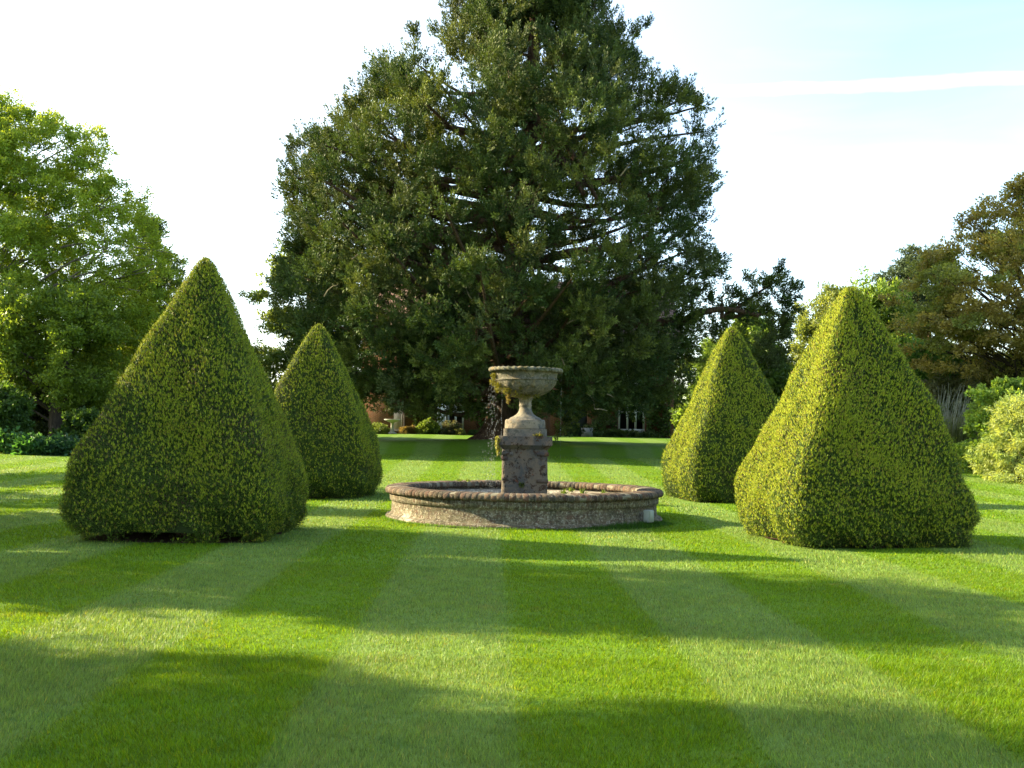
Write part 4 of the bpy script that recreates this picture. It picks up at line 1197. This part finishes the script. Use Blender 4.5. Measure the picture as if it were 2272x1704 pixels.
def house():
    Y0 = 68.0; x0, x1 = -9.5, 10.2; y1 = 78.0; zb = 1.1; ze = 7.4; zr = 11.4
    root = empty('country_house', (0, Y0, gz(0, Y0)))
    tag(root, 'red brick country house with white windows half hidden behind the conifer', 'house')
    wins = []  # (x0,x1,z0,z1,lights)
    wr = [(P(a, b, Y0), P(c, d, Y0)) for (a, b, c, d) in ((965, 932, 1003, 872), (1335, 932, 1394, 872), (1335, 830, 1394, 775), (965, 800, 1003, 745), (1130, 800, 1190, 745))]
    for i, (p, q) in enumerate(wr): wins.append((min(p.x, q.x), max(p.x, q.x), p.z, q.z, [2, 3, 3, 2, 3][i]))
    doorway = (P(1218, 945, Y0).x, P(1268, 945, Y0).x, gz(3, Y0) - .05, 3.6)
    # wall with openings: build as columns of boxes around the openings
    mb = MB()
    xs = sorted({x0, x1} | {v for w in wins for v in w[:2]} | {doorway[0], doorway[1]})
    for a, b_ in zip(xs[:-1], xs[1:]):
        mid = (a + b_) / 2
        op = sorted([(w[2], w[3]) for w in wins if w[0] < mid < w[1]] + ([(doorway[2], doorway[3])] if doorway[0] < mid < doorway[1] else []))
        z = zb - .3
        for (za, zc) in op:
            if za - z > .01: mb.box(a, b_, Y0, Y0 + .3, z, za)
            z = zc
        mb.box(a, b_, Y0, Y0 + .3, z, ze)
    mb.box(x0, x0 + .3, Y0 + .302, y1, zb - .3, ze); mb.box(x1 - .3, x1, Y0 + .302, y1, zb - .3, ze); mb.box(x0 + .302, x1 - .302, y1 - .3, y1, zb - .3, ze)
    # gables
    for xx in (x0, x1 - .3):
        ym = (Y0 + y1) / 2
        V = [(xx, Y0, ze + .002), (xx, y1, ze + .002), (xx, ym, zr - .15), (xx + .3, Y0, ze + .002), (xx + .3, y1, ze + .002), (xx + .3, ym, zr - .15)]
        mb.add(V, [(0, 1, 2, 2), (3, 5, 4, 4)])
    mb.build('wall', M['brick'], root)
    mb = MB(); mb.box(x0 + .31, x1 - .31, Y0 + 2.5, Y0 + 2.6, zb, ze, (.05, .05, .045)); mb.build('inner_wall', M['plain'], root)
    # roof
    mb = MB(); ym = (Y0 + y1) / 2; o_ = .5; s = (zr - ze) / (ym - Y0)
    for sg in (0, 1):
        ya, yb = (Y0 - o_, ym) if sg == 0 else (y1 + o_, ym)
        za = ze - o_ * s
        V = [(x0 - o_, ya, za), (x1 + o_, ya, za), (x1 + o_, yb, zr), (x0 - o_, yb, zr), (x0 - o_, ya, za + .14), (x1 + o_, ya, za + .14), (x1 + o_, yb, zr + .14), (x0 - o_, yb, zr + .14)]
        mb.add(V, [(0, 1, 2, 3), (4, 7, 6, 5), (0, 4, 5, 1), (0, 3, 7, 4), (1, 5, 6, 2)])
    mb.tube([(x0 - o_, ym, zr + .14), (x1 + o_, ym, zr + .14)], .14, 8)
    rf = mb.build('roof', M['tile'], root)
    for cx in (x0 + 2.0, x1 - 2.5):
        mb = MB(); mb.box(cx, cx + 1.2, ym - .45, ym + .45, zr - .9, zr + 1.3); mb.box(cx - .08, cx + 1.28, ym - .53, ym + .53, zr + 1.302, zr + 1.45)
        for k in (.3, .9): mb.tube([(cx + k, ym, zr + 1.44), (cx + k, ym, zr + 1.85)], [.13, .1], 10)
        c_ = link('chimney', mb.mesh('chimney'), M['brick']); c_.parent = rf; c_.matrix_parent_inverse = Matrix.Translation(-Vector(root.location))
    for (a, b_, za, zc, k) in wins:
        mb = MB(); wt = (.60, .60, .57); yy = Y0 + .06
        fw = .13
        mb.box(a - .06, b_ + .06, Y0 - .08, Y0 - .002, za - .10, za, wt)
        mb.box(a, b_, yy, yy + .1, za, za + fw + .03, wt); mb.box(a, b_, yy, yy + .1, zc - fw, zc, wt)
        w = (b_ - a - fw) / k
        for i in range(k + 1):
            mb.box(a + i * w, a + i * w + fw, yy + .003, yy + .097, za + fw + .03, zc - fw, wt)
        zt = zc - (zc - za) * .32
        for i in range(k): mb.box(a + i * w + fw, a + (i + 1) * w, yy + .01, yy + .09, zt, zt + .06, wt)
        f = mb.build('window', M['plain'], root)
        mb = MB()
        mb.box(a + .02, b_ - .02, yy + .04, yy + .05, za + .05, zc - .05)
        g = link('pane', mb.mesh('pane'), M['glass']); g.parent = f; g.matrix_parent_inverse = Matrix.Translation(-Vector(root.location))
    # projecting white bay side beside the left window
    mb = MB(); p, q = P(945, 930, Y0 - .6), P(963, 870, Y0 - .6)
    mb.box(p.x, q.x, Y0 - .62, Y0 - .003, p.z - .35, q.z, (.60, .64, .62)); mb.box(p.x - .04, p.x + .02, Y0 - .66, Y0 - .622, p.z - .35, q.z, (.72, .72, .68))
    mb.box(q.x - .02, q.x + .04, Y0 - .66, Y0 - .622, p.z - .35, q.z, (.72, .72, .68))
    mb.build('bay_side', M['plain'], root)
    # plastered panel and drainpipe at the left end
    mb = MB(); p, q = P(850, 928, Y0), P(867, 880, Y0)
    mb.box(p.x, q.x, Y0 - .03, Y0 - .003, p.z, q.z, (.48, .38, .30)); mb.box(q.x, q.x + .09, Y0 - .05, Y0 - .003, p.z, q.z, (.55, .45, .36)); mb.box(p.x - .05, q.x + .12, Y0 - .1, Y0 - .003, p.z - .1, p.z - .002, (.42, .33, .27))
    mb.build('doorway', M['plain'], root)
    mb = MB(); x = P(873, 900, Y0).x
    mb.tube([(x, Y0 - .09, gz(x, Y0) - .05), (x, Y0 - .09, ze)], .055, 8, (.36, .24, .18)); mb.build('drainpipe', M['plain'], root)
    mb = MB(); mb.box(doorway[0] + .02, doorway[1] - .02, Y0 + .2, Y0 + .26, doorway[2], doorway[3] - .02, (.03, .035, .04))  # near-black panel: the dark of the porch opening is put into its colour
    mb.build('doorway', M['plain'], root)
house()

def ivy(label, boxes, pal, n, name='ivy'):
    Yw = 67.86
    xs = [P(a, b, Yw).x for (a, b, c, d) in boxes]
    root = empty(name, (xs[0], Yw, gz(xs[0], Yw))); tag(root, label, 'climbing plant')
    C = []
    for (a, b, c, d) in boxes:
        p, q = P(a, b, Yw), P(c, d, Yw); k = int(n * abs((q.x - p.x) * (q.z - p.z)))
        C.append(np.stack([rng.uniform(p.x, q.x, k), Yw - np.abs(rng.normal(size=k)) * .16 + .05, rng.uniform(min(p.z, q.z), max(p.z, q.z), k)], 1))
    C = np.concatenate(C)
    sel = np.sin(C[:, 0] * 5.3 + C[:, 2] * 2) * np.sin(C[:, 2] * 4.1 - C[:, 0]) > -.72
    C = C[sel]; m_ = len(C)
    D = rng.normal(size=(m_, 3)) * .6 + np.array([0, -.7, -.5])
    mb = MB(); mb.kites(C, D, rng.uniform(.10, .2, m_), rng.uniform(.08, .15, m_), np.array(pal)[rng.integers(0, len(pal), m_)] * rng.uniform(.6, 1.4, (m_, 1)))
    mb.build('leaves', M['leaf'], root)
    mb = MB()
    for (a, b, c, d) in boxes:
        p, q = P(a, b, Yw), P(c, d, Yw)
        for i in range(3):
            x = rng.uniform(p.x, q.x); mb.tube([(x, Yw + .08, min(p.z, q.z)), (x + rng.normal() * .2, Yw + .08, (p.z + q.z) / 2), (x + rng.normal() * .3, Yw + .08, max(p.z, q.z))], [.03, .02, .01], 5)
    mb.build('stems', M['bark_dark'], root)
ivyc = [(.06, .12, .03), (.08, .14, .04), (.05, .09, .025), (.10, .15, .05)]
ivy('dense green climber covering the house wall around the right-hand white window', [(1280, 945, 1334, 700), (1334, 868, 1395, 835), (1395, 950, 1450, 700), (1320, 950, 1400, 934)], ivyc, 420)
ivy('green climber on the brick wall just left of the conifer trunk', [(1012, 890, 1075, 720), (1035, 945, 1075, 885)], [(.07, .15, .03), (.06, .13, .03)], 420)
ivy('light green climber beside the drainpipe at the left end of the house', [(893, 940, 935, 850), (875, 893, 895, 862)], [(.16, .21, .05), (.13, .18, .045)], 420)

# beds and small things in front of the house
def mound(name, label, px, py, Y, rx, ry, h, pal, L=.08, W=.04, N=40, cat='shrub', up=.0):
    shrub(name, label, at(px, py, Y), Y, rx, ry, h, N, min(.26, h * .45), 6, 30, L, W, pal, cat, up=up, squash=.8)
mound('shrub', 'low clipped bright green mound at the left end of the house lawn', 818, 930, 66.4, .78, .7, .62, [(.16, .22, .07), (.14, .20, .06)])
mound('shrub', 'dry brown grassy mound below the drainpipe', 884, 935, 66.6, .75, .6, .42, [(.20, .15, .07), (.16, .13, .06)], .14, .02, up=.4)
mound('shrub', 'light green leafy bush at the foot of the pale climber', 928, 930, 66.3, .75, .6, .85, [(.15, .22, .05), (.12, .18, .04)], .12, .09)
mound('shrub', 'blue-grey rounded bush under the left white window', 973, 930, 66.4, .72, .6, .85, [(.085, .105, .07), (.10, .10, .075)])
mound('shrub', 'tiny yellow-green round bush beside the blue-grey one', 995, 935, 66.0, .33, .3, .4, [(.17, .19, .07)], .07, .03, 18)
mound('shrub', 'low dark edging of foliage under the left window sill', 1030, 940, 66.7, .95, .4, .3, [(.05, .09, .03)], N=26)
mound('shrub', 'low dark foliage under the right-hand window', 1345, 945, 66.7, 2.4, .5, .45, [(.05, .09, .03), (.06, .10, .03)], N=70)

def birdbath():
    X = at(847, 930, 66.2); Y = 66.2; z = gz(X, Y)
    root = empty('birdbath', (X, Y, z)); tag(root, 'small white stone birdbath among bushes at the left of the house', 'birdbath')
    mb = MB(); mb.lathe([(.02, .0), (.30, .0), (.28, .08), (.14, .14), (.10, .35), (.09, .62), (.14, .70)], 24, (.34, .32, .27), (X, Y)); V = mb.V[0]; V[:, 2] += z
    mb.build('pedestal', M['plain'], root, True)
    mb = MB(); mb.lathe([(.12, .70), (.30, .76), (.50, .86), (.52, .90), (.48, .91), (.30, .84), (.02, .82)], 28, (.38, .37, .33), (X, Y)); V = mb.V[0]; V[:, 2] += z
    mb.build('basin', M['plain'], root, True)
birdbath()
def stone_trough():
    X = at(1268, 940, 66.3); Y = 66.3; z = gz(X, Y)
    root = empty('planter', (X, Y, z)); tag(root, 'square grey stone planter on the lawn edge left of the ivy', 'planter')
    mb = MB(); w = .33
    for (a, b_, c, d) in ((-w, w, -w, -w + .06), (-w, w, w - .06, w), (-w, -w + .06, -w + .061, w - .061), (w - .06, w, -w + .061, w - .061)):
        mb.box(X + a, X + b_, Y + c, Y + d, z - .02, z + .55, (.17, .17, .18))
    mb.box(X - w + .061, X + w - .061, Y - w + .061, Y + w - .061, z, z + .48, (.05, .035, .025))
    mb.build('tub', M['plain'], root)
    mb = MB(); n = 260
    mb.kites(np.array([X, Y, z + .5]) + rng.normal(size=(n, 3)) * (.09, .09, .04), rng.normal(size=(n, 3)) * .6 + np.array([0, 0, .8]), rng.uniform(.1, .3, n), .05, np.array((.10, .13, .06)) * rng.uniform(.6, 1.4, (n, 1)))
    mb.build('plant', M['leaf'], root)
stone_trough()

def fallen_leaf(label, px, py, Y, c):
    p = P(px, py, Y); z = gz(p.x, Y)
    mb = MB(); a = rng.uniform(0, 6)
    V = [(p.x + .03 * math.cos(a + t) * s, Y + .03 * math.sin(a + t) * s, z + .025 + dz) for (t, s, dz) in ((0, 1, 0), (1.2, .7, .01), (2.2, .8, .0), (3.14, 1.1, .012), (4.2, .7, 0), (5.2, .8, .01))]
    mb.add(V, [(0, 1, 2, 3), (0, 3, 4, 5)], c)
    o = mb.build('fallen_leaf', M['plain']); sd = o.modifiers.new('s', 'SOLIDIFY'); sd.thickness = .001
    tag(o, label, 'leaf')
fallen_leaf('tiny orange dead leaf lying on the lawn behind the pool', 1293, 1036, 25.0, (.5, .12, .03))
fallen_leaf('dry brown leaf on the grass in front of the right end of the pool', 1408, 1163, 14.9, (.16, .10, .07))
